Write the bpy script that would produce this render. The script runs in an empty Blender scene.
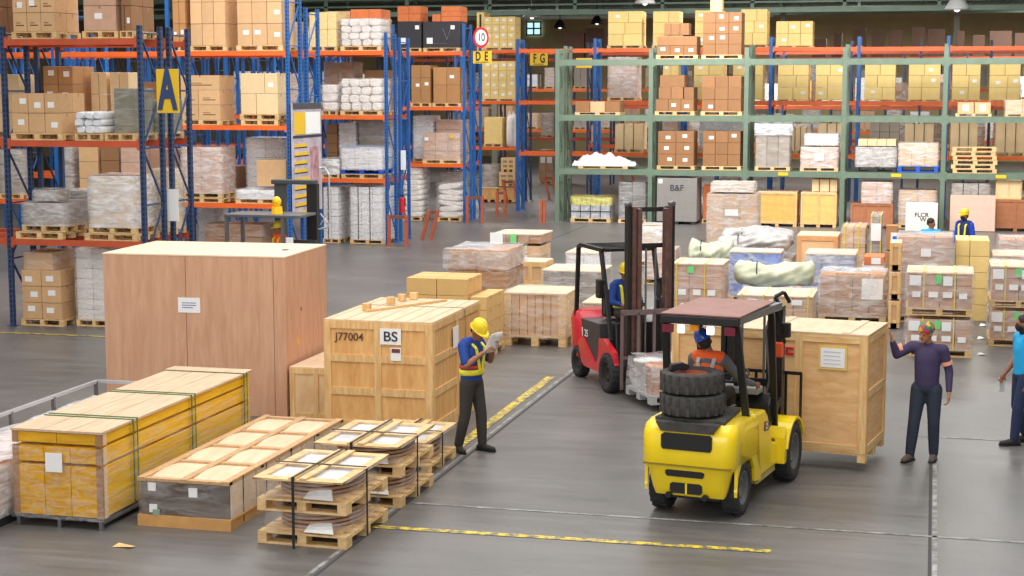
import bpy, bmesh, math, random
from mathutils import Vector, Matrix, Euler
random.seed(7)
PI = math.pi
C = bpy.context.scene.collection
# ------------------------------------------------------------------ camera geometry (pixel of the 1024x576 frame -> world point)
FPX = 1646.0; CAMH = 4.75
PITCH = math.atan(200 / FPX); YAW = math.atan(423 * math.cos(PITCH) / FPX)
_F = Vector((-math.sin(YAW) * math.cos(PITCH), math.cos(YAW) * math.cos(PITCH), -math.sin(PITCH)))
_R = Vector((math.cos(YAW), math.sin(YAW), 0))
_U = Vector((-math.sin(YAW) * math.sin(PITCH), math.cos(YAW) * math.sin(PITCH), math.cos(PITCH)))
def ray(x, y): return _F + _R * ((x - 512) / FPX) + _U * ((288 - y) / FPX)
def atY(x, y, Y):
    d = ray(x, y); t = Y / d.y
    return Vector((d.x * t, Y, CAMH + d.z * t))
def atG(x, y, z=0.0):
    d = ray(x, y); t = (z - CAMH) / d.z
    return Vector((d.x * t, d.y * t, z))

# ------------------------------------------------------------------ materials
def lin(c):
    return tuple(((v / 255) / 12.92 if v / 255 <= 0.04045 else ((v / 255 + 0.055) / 1.055) ** 2.4) for v in c) + (1,)
MATS = {}
def nt(name):
    m = bpy.data.materials.new(name); m.use_nodes = True
    t = m.node_tree; b = t.nodes['Principled BSDF']
    return m, t, b
def N(t, kind, **kw):
    n = t.nodes.new(kind)
    for k, v in kw.items():
        if k in n.inputs.keys(): n.inputs[k].default_value = v
        else: setattr(n, k, v)
    return n
def plain(name, c, rough=0.6, metal=0.0, vary=0.0, noise=0.0, nscale=6.0, coat=0.0):
    if name in MATS: return MATS[name]
    m, t, b = nt(name)
    b.inputs['Base Color'].default_value = lin(c); b.inputs['Roughness'].default_value = rough; b.inputs['Metallic'].default_value = metal
    if coat: b.inputs['Coat Weight'].default_value = coat
    if vary or noise:
        hsv = N(t, 'ShaderNodeHueSaturation'); hsv.inputs['Color'].default_value = lin(c)
        add = None
        if vary:
            oi = N(t, 'ShaderNodeObjectInfo')
            mr = N(t, 'ShaderNodeMapRange'); mr.inputs['To Min'].default_value = 1 - vary; mr.inputs['To Max'].default_value = 1 + vary
            t.links.new(oi.outputs['Random'], mr.inputs['Value']); add = mr.outputs['Result']
        if noise:
            tc = N(t, 'ShaderNodeTexCoord'); nz = N(t, 'ShaderNodeTexNoise'); nz.inputs['Scale'].default_value = nscale; nz.inputs['Detail'].default_value = 4
            t.links.new(tc.outputs['Object'], nz.inputs['Vector'])
            m2 = N(t, 'ShaderNodeMapRange'); m2.inputs['From Min'].default_value = .3; m2.inputs['From Max'].default_value = .7
            m2.inputs['To Min'].default_value = 1 - noise; m2.inputs['To Max'].default_value = 1 + noise
            t.links.new(nz.outputs['Fac'], m2.inputs['Value'])
            if add is not None:
                mu = N(t, 'ShaderNodeMath', operation='MULTIPLY'); t.links.new(add, mu.inputs[0]); t.links.new(m2.outputs['Result'], mu.inputs[1]); add = mu.outputs[0]
            else: add = m2.outputs['Result']
        t.links.new(add, hsv.inputs['Value']); t.links.new(hsv.outputs['Color'], b.inputs['Base Color'])
    MATS[name] = m
    return m
def wood(name, c1, c2, scale=(3, 3, 0.4), vary=.1, rough=.65, plank=None):
    """grain stretched along the axis of the smallest scale; plank=(axis,width) draws thin board seams"""
    if name in MATS: return MATS[name]
    m, t, b = nt(name); b.inputs['Roughness'].default_value = rough
    tc = N(t, 'ShaderNodeTexCoord'); mp = N(t, 'ShaderNodeMapping'); mp.inputs['Scale'].default_value = scale
    oi = N(t, 'ShaderNodeObjectInfo'); ad = N(t, 'ShaderNodeVectorMath', operation='ADD')
    sc = N(t, 'ShaderNodeMath', operation='MULTIPLY'); sc.inputs[1].default_value = 37
    t.links.new(oi.outputs['Random'], sc.inputs[0])
    t.links.new(tc.outputs['Object'], mp.inputs['Vector']); t.links.new(mp.outputs['Vector'], ad.inputs[0]); t.links.new(sc.outputs[0], ad.inputs[1])
    nz = N(t, 'ShaderNodeTexNoise'); nz.inputs['Scale'].default_value = 4; nz.inputs['Detail'].default_value = 7; nz.inputs['Roughness'].default_value = .6; nz.inputs['Distortion'].default_value = .5
    t.links.new(ad.outputs[0], nz.inputs['Vector'])
    cr = N(t, 'ShaderNodeValToRGB'); cr.color_ramp.elements[0].position = .3; cr.color_ramp.elements[1].position = .7
    cr.color_ramp.elements[0].color = lin(c1); cr.color_ramp.elements[1].color = lin(c2)
    t.links.new(nz.outputs['Fac'], cr.inputs['Fac'])
    hsv = N(t, 'ShaderNodeHueSaturation'); mr = N(t, 'ShaderNodeMapRange'); mr.inputs['To Min'].default_value = 1 - vary; mr.inputs['To Max'].default_value = 1 + vary
    t.links.new(oi.outputs['Random'], mr.inputs['Value']); t.links.new(mr.outputs['Result'], hsv.inputs['Value'])
    t.links.new(cr.outputs['Color'], hsv.inputs['Color'])
    last = hsv.outputs['Color']
    if plank:
        sx = N(t, 'ShaderNodeSeparateXYZ'); t.links.new(tc.outputs['Object'], sx.inputs[0])
        dv = N(t, 'ShaderNodeMath', operation='DIVIDE'); dv.inputs[1].default_value = plank[1]; t.links.new(sx.outputs[plank[0]], dv.inputs[0])
        fr = N(t, 'ShaderNodeMath', operation='FRACT'); t.links.new(dv.outputs[0], fr.inputs[0])
        lt = N(t, 'ShaderNodeMath', operation='LESS_THAN'); lt.inputs[1].default_value = .012 / plank[1]; t.links.new(fr.outputs[0], lt.inputs[0])
        mx = N(t, 'ShaderNodeMix', data_type='RGBA'); mx.inputs['B'].default_value = lin(tuple(v * .45 for v in c1))
        t.links.new(lt.outputs[0], mx.inputs['Factor']); t.links.new(last, mx.inputs['A']); last = mx.outputs['Result']
    t.links.new(last, b.inputs['Base Color'])
    MATS[name] = m
    return m
def film(name, lo, hi, c=(240, 240, 242), scale=(1.1, 1.1, 4)):
    """stretch wrap: clear film with cloudy streaks where the layers overlap"""
    if name in MATS: return MATS[name]
    m, t, b = nt(name)
    b.inputs['Base Color'].default_value = lin(c); b.inputs['Roughness'].default_value = .2
    tr = N(t, 'ShaderNodeBsdfTransparent'); mx = N(t, 'ShaderNodeMixShader')
    tc = N(t, 'ShaderNodeTexCoord'); mp = N(t, 'ShaderNodeMapping'); mp.inputs['Scale'].default_value = scale; mp.inputs['Rotation'].default_value = (0, .25, .2)
    nz = N(t, 'ShaderNodeTexNoise'); nz.inputs['Scale'].default_value = 2.2; nz.inputs['Detail'].default_value = 6; nz.inputs['Roughness'].default_value = .6; nz.inputs['Distortion'].default_value = .9
    oi = N(t, 'ShaderNodeObjectInfo'); sc = N(t, 'ShaderNodeMath', operation='MULTIPLY'); sc.inputs[1].default_value = 50; t.links.new(oi.outputs['Random'], sc.inputs[0])
    ad = N(t, 'ShaderNodeVectorMath', operation='ADD'); t.links.new(tc.outputs['Object'], mp.inputs['Vector']); t.links.new(mp.outputs[0], ad.inputs[0]); t.links.new(sc.outputs[0], ad.inputs[1])
    t.links.new(ad.outputs[0], nz.inputs['Vector'])
    mr = N(t, 'ShaderNodeMapRange'); mr.inputs['From Min'].default_value = .4; mr.inputs['From Max'].default_value = .64
    mr.inputs['To Min'].default_value = lo; mr.inputs['To Max'].default_value = hi
    t.links.new(nz.outputs['Fac'], mr.inputs['Value'])
    bp = N(t, 'ShaderNodeBump'); bp.inputs['Strength'].default_value = .8; bp.inputs['Distance'].default_value = .03; t.links.new(nz.outputs['Fac'], bp.inputs['Height']); t.links.new(bp.outputs[0], b.inputs['Normal'])
    t.links.new(mr.outputs['Result'], mx.inputs['Fac']); t.links.new(tr.outputs[0], mx.inputs[1]); t.links.new(b.outputs[0], mx.inputs[2])
    t.links.new(mx.outputs[0], t.nodes['Material Output'].inputs['Surface'])
    MATS[name] = m
    return m

BROWN = plain('carton_brown', (176, 128, 82), .8, vary=.09, noise=.05, nscale=5)
DBROWN = plain('carton_dark', (142, 102, 68), .8, vary=.1, noise=.06)
TAN = plain('carton_tan', (206, 166, 122), .8, vary=.07, noise=.05)
PALE = plain('carton_pale', (226, 196, 152), .8, vary=.05, noise=.04)
PINK = plain('carton_pinkish', (196, 156, 130), .8, vary=.07, noise=.08)
OCH = plain('carton_ochre', (216, 176, 112), .8, vary=.04, noise=.04)
YEL = plain('carton_yellow', (236, 206, 134), .8, vary=.06, noise=.04)
GREYC = plain('carton_grey', (150, 138, 126), .8, vary=.08, noise=.08)
ORANGEC = plain('carton_orange', (216, 120, 70), .8, vary=.08, noise=.1)
WHITEC = plain('carton_white', (225, 224, 226), .75, vary=.04, noise=.04)
BLACKC = plain('carton_black', (52, 50, 56), .7, vary=.08, noise=.1)
REDC = plain('crate_redbrown', (168, 108, 74), .8, vary=.08, noise=.1)
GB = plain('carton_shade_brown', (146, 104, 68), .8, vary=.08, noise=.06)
TAPE = plain('brown_tape', (164, 120, 76), .4)
SEAM = plain('seam_dark', (96, 66, 42), .8)
LAB = plain('paper_white', (236, 236, 236), .7)
INK = plain('ink_dark', (46, 48, 60), .7)
PALW = wood('pallet_wood', (196, 158, 104), (232, 200, 148), (2, 2, 6), .12)
PALB = plain('pallet_blue_plastic', (28, 84, 190), .45)
PALK = plain('pallet_black_plastic', (38, 40, 42), .5)
PINE = wood('pine_board', (206, 158, 98), (236, 200, 142), (5, 5, .6), .05)
PINEX = wood('pine_board_lengthwise', (206, 158, 98), (238, 204, 148), (.6, 5, 5), .05)
PINEY = wood('pine_board_deep', (210, 166, 108), (240, 210, 158), (5, .5, 5), .05)
PLY = wood('plywood_face', (204, 148, 86), (232, 184, 120), (2.2, 2.2, .5), .04)
PLYW = wood('plywood_warm_face', (194, 144, 114), (212, 168, 136), (3, 3, .35), .02)
PLYT = wood('plywood_lid', (212, 180, 146), (232, 204, 172), (2, .5, 2), .03)
PLYL = wood('plywood_light_face', (216, 174, 124), (240, 208, 162), (1.2, 1.2, .6), .04)
BLUE = plain('rack_blue', (28, 94, 166), .45, noise=.12, nscale=3)
NAVY = plain('rack_navy', (44, 66, 104), .5, noise=.15, nscale=3)
HOLE = plain('hole_dark', (16, 20, 34), .9)
ORNG = plain('beam_orange', (232, 104, 38), .45, noise=.1, nscale=2)
ORED = plain('beam_red_orange', (194, 84, 50), .5, noise=.15, nscale=2)
GREEN = plain('rack_green', (102, 120, 102), .5, noise=.12, nscale=3)
STEEL = plain('grey_steel', (120, 122, 126), .4, .6)
LSTEEL = plain('light_steel', (190, 194, 198), .35, .4)
BLK = plain('black_paint', (24, 24, 26), .4)
BLKM = plain('mast_dark', (44, 42, 42), .45, .3, noise=.2)
MASTR = plain('mast_rust', (104, 76, 70), .45, .3, noise=.25, nscale=9)
RUB = plain('rubber', (44, 45, 47), .85, noise=.2, nscale=14)
RUBD = plain('rubber_dusty', (66, 64, 62), .9, noise=.25, nscale=14)
YP = plain('truck_yellow', (248, 216, 20), .28, noise=.03, coat=.5)
RP = plain('truck_red', (206, 34, 48), .3, noise=.05, coat=.5)
DUSTR = plain('dusty_red_plate', (142, 98, 88), .6, noise=.15, nscale=5)
F1 = film('film_clear', .05, .36)
F2 = film('film_cloudy', .18, .58)
F3 = film('film_milky', .36, .95)
F0 = film('film_thin', .02, .22)
STRK = plain('strap_black', (30, 32, 32), .5)
STRY = plain('strap_yellow', (226, 196, 70), .5)
STRG = plain('strap_green', (64, 110, 60), .5)
GRNL = plain('green_sticker', (120, 210, 130), .6)
BLUL = plain('blue_sticker', (40, 110, 200), .6)
BAG = plain('woven_bag_white', (226, 218, 212), .7, vary=.05, noise=.08, nscale=5)
TARP = plain('tarpaulin_green', (186, 190, 164), .7, noise=.12, nscale=4)
OLIVE = plain('olive_wrap', (124, 122, 104), .6, noise=.15, nscale=4)
GREYCR = plain('grey_crate', (136, 132, 128), .6, noise=.06)

# ------------------------------------------------------------------ mesh builder
class B:
    def __init__(s): s.v = []; s.f = []; s.m = []; s.sm = []; s.i = 0
    def add(s, vs, fs, smooth=False):
        o = len(s.v); s.v += [tuple(v) for v in vs]
        for f in fs: s.f.append(tuple(o + k for k in f)); s.m.append(s.i); s.sm.append(smooth)
        return s
    def mat(s, i): s.i = i; return s
    def box(s, x0, x1, y0, y1, z0, z1, M=None):
        vs = [Vector((x, y, z)) for z in (z0, z1) for y in (y0, y1) for x in (x0, x1)]
        if M is not None: vs = [M @ v for v in vs]
        return s.add(vs, [(0, 2, 3, 1), (4, 5, 7, 6), (0, 1, 5, 4), (2, 6, 7, 3), (0, 4, 6, 2), (1, 3, 7, 5)])
    def bar(s, p, q, w, h=None):
        h = h or w; p = Vector(p); q = Vector(q); d = q - p; L = d.length
        z = d.normalized(); a = Vector((0, 0, 1)) if abs(z.z) < .95 else Vector((0, 1, 0))
        x = a.cross(z).normalized(); y = z.cross(x)
        M = Matrix.Translation(p) @ Matrix((x, y, z)).transposed().to_4x4()
        return s.box(-w / 2, w / 2, -h / 2, h / 2, 0, L, M)
    def cyl(s, p, q, r, n=16, r2=None, cap=True):
        r2 = r if r2 is None else r2; p = Vector(p); q = Vector(q); z = (q - p).normalized()
        a = Vector((0, 0, 1)) if abs(z.z) < .95 else Vector((0, 1, 0)); x = a.cross(z).normalized(); y = z.cross(x)
        vs = [p + (x * math.cos(2 * PI * k / n) + y * math.sin(2 * PI * k / n)) * r for k in range(n)]
        vs += [q + (x * math.cos(2 * PI * k / n) + y * math.sin(2 * PI * k / n)) * r2 for k in range(n)]
        s.add(vs, [(k, (k + 1) % n, n + (k + 1) % n, n + k) for k in range(n)], True)
        if cap: s.add(vs, [tuple(range(n - 1, -1, -1)), tuple(range(n, 2 * n))])
        return s
    def tube(s, pts, r, n=8):
        pts = [Vector(p) for p in pts]
        for a, b in zip(pts, pts[1:]): s.cyl(a, b, r, n)
        return s
    def lathe(s, prof, c=(0, 0, 0), axis='x', n=28):
        """prof: (radius, offset) pairs, closed loop, spun round an axis through c"""
        vs = []; c = Vector(c); m = len(prof)
        for k in range(n):
            a = 2 * PI * k / n
            for r, o in prof:
                if axis == 'x': v = Vector((o, r * math.cos(a), r * math.sin(a)))
                elif axis == 'y': v = Vector((r * math.cos(a), o, r * math.sin(a)))
                else: v = Vector((r * math.cos(a), r * math.sin(a), o))
                vs.append(c + v)
        fs = [(k * m + j, k * m + (j + 1) % m, ((k + 1) % n) * m + (j + 1) % m, ((k + 1) % n) * m + j) for k in range(n) for j in range(m)]
        return s.add(vs, fs, True)
    def prism(s, poly, x0, x1, axis='x'):
        """poly in the plane across the axis: (y,z) for x, (x,z) for y, (x,y) for z"""
        f = {'x': lambda a, p: (a, p[0], p[1]), 'y': lambda a, p: (p[0], a, p[1]), 'z': lambda a, p: (p[0], p[1], a)}[axis]
        n = len(poly); vs = [f(x0, p) for p in poly] + [f(x1, p) for p in poly]
        return s.add(vs, [tuple(range(n)), tuple(range(2 * n - 1, n - 1, -1))] + [(k, k + n, (k + 1) % n + n, (k + 1) % n) for k in range(n)])
    def ell(s, c, r, n=14, M=None):
        vs = []; c = Vector(c)
        for i in range(n // 2 + 1):
            th = PI * i / (n // 2)
            for k in range(n):
                ph = 2 * PI * k / n
                v = Vector((r[0] * math.sin(th) * math.cos(ph), r[1] * math.sin(th) * math.sin(ph), r[2] * math.cos(th)))
                vs.append(c + (M @ v if M is not None else v))
        fs = []
        for i in range(n // 2):
            for k in range(n): fs.append((i * n + k, (i + 1) * n + k, (i + 1) * n + (k + 1) % n, i * n + (k + 1) % n))
        return s.add(vs, fs, True)
    def build(s, name, mats, parent=None, loc=None, rz=0, bevel=0, fix=True, smooth=None):
        me = bpy.data.meshes.new(name); me.from_pydata(s.v, [], s.f)
        mats = mats if isinstance(mats, (list, tuple)) else [mats]
        for m in mats: me.materials.append(m)
        me.polygons.foreach_set('material_index', [min(i, len(mats) - 1) for i in s.m])
        me.polygons.foreach_set('use_smooth', [bool(x) if smooth is None else smooth for x in s.sm])
        if fix:
            bm = bmesh.new(); bm.from_mesh(me)
            bmesh.ops.remove_doubles(bm, verts=bm.verts, dist=1e-5) if smooth else None
            bmesh.ops.recalc_face_normals(bm, faces=bm.faces); bm.to_mesh(me); bm.free()
        me.update()
        o = bpy.data.objects.new(name, me); C.objects.link(o)
        if parent is not None: o.parent = parent
        if loc is not None: o.location = loc
        o.rotation_euler.z = rz
        if bevel:
            b = o.modifiers.new('bevel', 'BEVEL'); b.width = bevel; b.segments = 2; b.limit_method = 'ANGLE'; b.angle_limit = .6
        return o
def tag(o, label, cat, group=None):
    o['label'] = label; o['category'] = cat
    if group: o['group'] = group
    return o
def thing(name, label, cat, loc=(0, 0, 0), rz=0, group=None):
    o = bpy.data.objects.new(name, None); C.objects.link(o); o.location = loc; o.rotation_euler = (0, 0, rz); o.empty_display_size = .1
    return tag(o, label, cat, group)
def struct(o): o['kind'] = 'structure'; return o
def text(s, name, mat, parent, loc, rot, size, ext=.002, align='CENTER', sx=1.0, off=None):
    """lettering as a mesh of its own"""
    cu = bpy.data.curves.new(name, 'FONT'); cu.body = s; cu.size = size; cu.extrude = ext; cu.align_x = align; cu.align_y = 'CENTER'; cu.offset = size * .012 if off is None else off
    tmp = bpy.data.objects.new('tmp', cu); C.objects.link(tmp)
    me = bpy.data.meshes.new_from_object(tmp.evaluated_get(bpy.context.evaluated_depsgraph_get()))
    bpy.data.objects.remove(tmp); bpy.data.curves.remove(cu)
    me.materials.clear(); me.materials.append(mat)
    o = bpy.data.objects.new(name, me); C.objects.link(o); o.parent = parent; o.location = loc; o.rotation_euler = rot; o.scale = (sx, 1, 1)
    return o
FRONT = (PI / 2, 0, 0)          # text facing the viewer (-Y)
SIDE = (PI / 2, 0, PI / 2)      # text facing +X

# ------------------------------------------------------------------ pallets, cartons, wrapped loads
def pallet_mesh(b, x0, x1, y0, y1, z0, h=.14, style='wood'):
    w = x1 - x0; d = y1 - y0; t = h * .16
    n = 6
    bw = d / (n + (n - 1) * .35) if style == 'wood' else d / n * .98
    st = (d - bw) / (n - 1)
    for k in range(n): b.box(x0, x1, y0 + k * st, y0 + k * st + bw, z0 + h - t, z0 + h)
    for k in range(3):
        bx = w * .1; cx = x0 + bx / 2 + k * (w - bx) / 2
        for j in range(3):
            by = d * .13; cy = y0 + by / 2 + j * (d - by) / 2
            b.box(cx - bx / 2, cx + bx / 2, cy - by / 2, cy + by / 2, z0 + t, z0 + h - 2 * t)
        b.box(cx - bx / 2, cx + bx / 2, y0, y1, z0 + h - 2 * t, z0 + h - t)
    for j in range(3):
        by = d * .13; cy = y0 + by / 2 + j * (d - by) / 2
        b.box(x0, x1, cy - by / 2, cy + by / 2, z0, z0 + t)
    return b
def carton_obj(name, mat, w, d, h, loc, parent=None, tape=True, label=None, rz=0, tapemat=None, mark=False):
    """a carton: box with its top flap seam and tape; origin at the base centre"""
    b = B(); b.box(-w / 2, w / 2, -d / 2, d / 2, 0, h)
    if tape:
        b.mat(1); e = .0015
        b.box(-w / 2 - e, w / 2 + e, -.024, .024, h - .07, h + e)
        b.box(-.024, .024, -d / 2 - e, d / 2 + e, h - .05, h + e) if w > d * 1.3 else None
    if mark:
        b.mat(2); e = .002
        b.box(-w * .3, w * .3, -d / 2 - e, -d / 2, h * .3, h * .36); b.box(-w * .3, w * .05, -d / 2 - e, -d / 2, h * .44, h * .48)
    o = b.build(name, [mat, tapemat or TAPE, SEAM], parent, loc, rz, bevel=.006, fix=False)
    if label is not None:
        lx, lz, lw, lh = label
        B().box(lx * w - lw / 2, lx * w + lw / 2, -d / 2 - .004, -d / 2 - .001, h * lz - lh / 2, h * lz + lh / 2).build('address_label', LAB, o, fix=False)
    return o
def wrap_mesh(x0, x1, y0, y1, z0, z1, bulge=.02, taper=0.0, seg=.16, rough=.01):
    """loose sheet round four sides and the top"""
    nx = max(2, int((x1 - x0) / seg)); ny = max(2, int((y1 - y0) / seg)); nz = max(2, int((z1 - z0) / seg))
    b = B(); ring = []
    for k in range(nx): ring.append((x0 + (x1 - x0) * k / nx, y0, 0, -1))
    for k in range(ny): ring.append((x1, y0 + (y1 - y0) * k / ny, 1, 0))
    for k in range(nx): ring.append((x1 - (x1 - x0) * k / nx, y1, 0, 1))
    for k in range(ny): ring.append((x0, y1 - (y1 - y0) * k / ny, -1, 0))
    n = len(ring); cx = (x0 + x1) / 2; cy = (y0 + y1) / 2; vs = []
    for j in range(nz + 1):
        f = j / nz
        for (x, y, ex, ey) in ring:
            a = bulge * math.sin(PI * f) * .5 + random.uniform(0, rough) + .012
            tp = 1 - taper * f
            vs.append((cx + (x - cx) * tp + ex * a, cy + (y - cy) * tp + ey * a, z0 + (z1 - z0) * f))
    fs = [(j * n + k, j * n + (k + 1) % n, (j + 1) * n + (k + 1) % n, (j + 1) * n + k) for j in range(nz) for k in range(n)]
    b.add(vs, fs, True); tp = 1 - taper
    o = len(vs); tv = []
    for j in range(ny + 1):
        for i in range(nx + 1):
            x = cx + (x0 + (x1 - x0) * i / nx - cx) * tp; y = cy + (y0 + (y1 - y0) * j / ny - cy) * tp
            tv.append((x, y, z1 + .012 + random.uniform(0, rough)))
    b.add(tv, [(j * (nx + 1) + i, j * (nx + 1) + i + 1, (j + 1) * (nx + 1) + i + 1, (j + 1) * (nx + 1) + i) for j in range(ny) for i in range(nx)], True)
    return b
def span(x0, x1, yt, Y, zb):
    """front-face pixels at depth Y -> world x0, x1 and top z"""
    a = atY(x0, yt, Y); c = atY(x1, yt, Y)
    return (*keep_clear(a.x, c.x, Y), (a.z + c.z) / 2)
ROWS = []                       # (front Y, depth, clearance, post positions) of every rack
def keep_clear(a, c, Y):
    """pull a load's sides clear of the rack posts it stands between"""
    for (ry, rd, m, nodes) in ROWS:
        if ry - .15 < Y < ry + rd:
            for x in nodes:
                if a < x + m and c > x - m:
                    if (a + c) / 2 > x: a = x + m
                    else: c = x - m
    return a, c
ROWN = {1: [''], 2: ['bottom', 'top'], 3: ['bottom', 'middle', 'top'], 4: ['bottom', 'second', 'third', 'top'], 5: ['bottom', 'second', 'third', 'fourth', 'top'], 6: ['bottom', 'second', 'third', 'fourth', 'fifth', 'top']}
COLN = {1: [''], 2: ['left', 'right'], 3: ['left', 'middle', 'right'], 4: ['leftmost', 'second', 'third', 'rightmost'], 5: ['leftmost', 'second', 'middle', 'fourth', 'rightmost']}
def load_pallet(x0, x1, Y, d, zb, where, h=.14, mat=None, adj='wooden'):
    b = pallet_mesh(B(), 0, x1 - x0, 0, d, 0, h)
    o = b.build('pallet', mat or PALW, None, (x0, Y, zb), fix=False)
    return tag(o, '%s pallet under %s' % (adj, where), 'pallet')
def stack(x0, x1, yt, Y, zb, rows, where, mat=BROWN, adj='brown', d=.95, pal=True, lab=0, mark=False, ph=.14, hs=None, off=0, side=True, tm=None, ztop=None):
    """loose cartons on a pallet. rows: bottom to top, a count or a list of (x0,x1) fractions"""
    X0, X1, Z1 = span(x0, x1, yt, Y, zb)
    if ztop is not None: Z1 = ztop
    if pal: load_pallet(X0 - .03, X1 + .03, Y, d + .03, zb, where, ph); zb += ph + .005
    if Y > 45: side = False
    n = len(rows); H = Z1 - zb; hs = hs or [1 / n] * n; z = zb; g = 'cartons of ' + where
    for i, r in enumerate(rows):
        h = H * hs[i]
        cells = r if isinstance(r, list) else [(k / r, (k + 1) / r) for k in range(r)]
        m = len(cells)
        for k, (a, c) in enumerate(cells):
            xa = X0 + (X1 - X0) * a; xc = X0 + (X1 - X0) * c; w = xc - xa - .012
            dd = d / 2 - .01 if (side and k == m - 1) else d
            pos = ' '.join(t for t in (ROWN[n][i], COLN[m][k]) if t)
            l = None
            if random.random() < lab: l = (random.uniform(-.15, .2), random.uniform(.4, .65), min(.16, w * .4), min(.11, h * .35))
            jit = random.uniform(-.008, .008)
            o = carton_obj('carton', mat, w, dd, h - .008, ((xa + xc) / 2, Y + .015 + dd / 2 + abs(jit), z), label=l, mark=mark, tapemat=tm)
            tag(o, '%s carton, %s of %s' % (adj, pos, where) if pos else '%s carton, %s' % (adj, where), 'carton', g)
            if side and k == m - 1:
                o = carton_obj('carton', mat, w, dd, h - .008, ((xa + xc) / 2, Y + .015 + dd * 1.5 + .015, z), tapemat=tm)
                tag(o, '%s carton, rear %s of %s' % (adj, ROWN[n][i], where), 'carton', g)
        z += h
    return X0, X1, Z1
def wrapped(x0, x1, yt, Y, zb, label, cols=2, rows=3, mat=PINK, d=1.0, fm=None, pal=PALW, ph=.14, top=None, straps=None, stickers=(), nd=1, zt=None, taper=0, cat='pallet load', name='wrapped_pallet_load', bulge=.03, X=None, group=None, rough=.01, under=0):
    """one shrink-wrapped load: pallet, cartons, film, lid, straps are its parts"""
    if X: X0, X1, Z1 = X
    else: X0, X1, Z1 = span(x0, x1, yt, Y, zb)
    if zt is not None: Z1 = zt
    t = thing(name, label, cat, ((X0 + X1) / 2, Y, zb), 0, group); w = X1 - X0; H = Z1 - zb
    z = 0
    if pal is not None:
        pallet_mesh(B(), -w / 2 - .02, w / 2 + .02, 0, d + .02, 0, ph).build('pallet', pal, t, fix=False); z = ph
    tt = .02 if top is not None else 0
    ch = (H - z - tt) / rows; cw = w / cols; cd = d / nd
    for i in range(rows):
        for k in range(cols):
            for j in range(nd):
                if j > 0 and k < cols - 1: continue
                carton_obj('carton', mat, cw - .012, cd - .01, ch - .008, (-w / 2 + cw * (k + .5), .01 + cd * (j + .5), z + ch * i), t, tape=(cw > .25))
    if top is not None:
        B().box(-w / 2 - .02, w / 2 + .02, -.01, d + .03, H - tt, H + .004).build('lid_board', top, t, fix=False)
    if fm is not None:
        wrap_mesh(-w / 2 - .01, w / 2 + .01, 0, d + .01, z - .03 if z else 0, H + .005, bulge, taper, rough=rough).build('stretch_wrap', fm, t, fix=False)
    for st in (straps or ()):
        sm, xs = st
        for fx in xs:
            x = -w / 2 + w * fx
            B().box(x - .012, x + .012, -.034, -.03, z, H + .02).box(x - .012, x + .012, -.034, d + .04, H + .018, H + .022).build('strap', sm, t, fix=False)
    for (fx, fz, sw, sh, smt) in stickers:
        x = -w / 2 + w * fx
        B().box(x - sw / 2, x + sw / 2, -.042, -.036, H * fz - sh / 2, H * fz + sh / 2).build('label_sheet', smt, t, fix=False)
    return t
def crate(label, X0, X1, Y0, d, z0, z1, mat=PLY, bat=PINE, topm=PLYT, nv=3, nh=1, bw=.09, nsv=3, skid=.1, cat='crate', rz=0, cx=None, battens=True, name='wooden_crate', group=None):
    """panelled crate with raised battens on the front and the +X side"""
    w = X1 - X0; H = z1 - z0
    t = thing(name, label, cat, (X0 if cx is None else cx[0], Y0 if cx is None else cx[1], z0), rz, group)
    if skid:
        b = B()
        for k in range(3): b.box(.0 + k * (w - .12) / 2, .12 + k * (w - .12) / 2, 0, d, 0, skid)
        b.build('skid', bat, t, fix=False)
    B().box(.012, w - .012, .012, d - .012, skid, H - .012).build('panel_box', mat, t, fix=False)
    B().box(0, w, 0, d, H - .012, H + .012).build('lid', topm, t, bevel=.004, fix=False)
    if battens:
        e = .022
        for k in range(nv):
            x = bw / 2 + k * (w - bw) / (nv - 1)
            B().box(x - bw / 2, x + bw / 2, -e + .012, .012, skid, H - .012).build('batten', bat, t, bevel=.003, fix=False)
        for k in range(nsv):
            y = bw / 2 + k * (d - bw) / (nsv - 1)
            B().box(w - .012, w + e - .012, y - bw / 2, y + bw / 2, skid, H - .012).build('batten', bat, t, bevel=.003, fix=False)
        for k in range(nh + 2):
            z = skid + bw / 2 + k * (H - .012 - skid - bw) / (nh + 1)
            B().box(bw, w - bw, -e + .014, .012, z - bw / 2, z + bw / 2).build('rail', bat, t, fix=False)
            B().box(w - .012, w + e - .014, bw, d - bw, z - bw / 2, z + bw / 2).build('rail', bat, t, fix=False)
    return t
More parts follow.
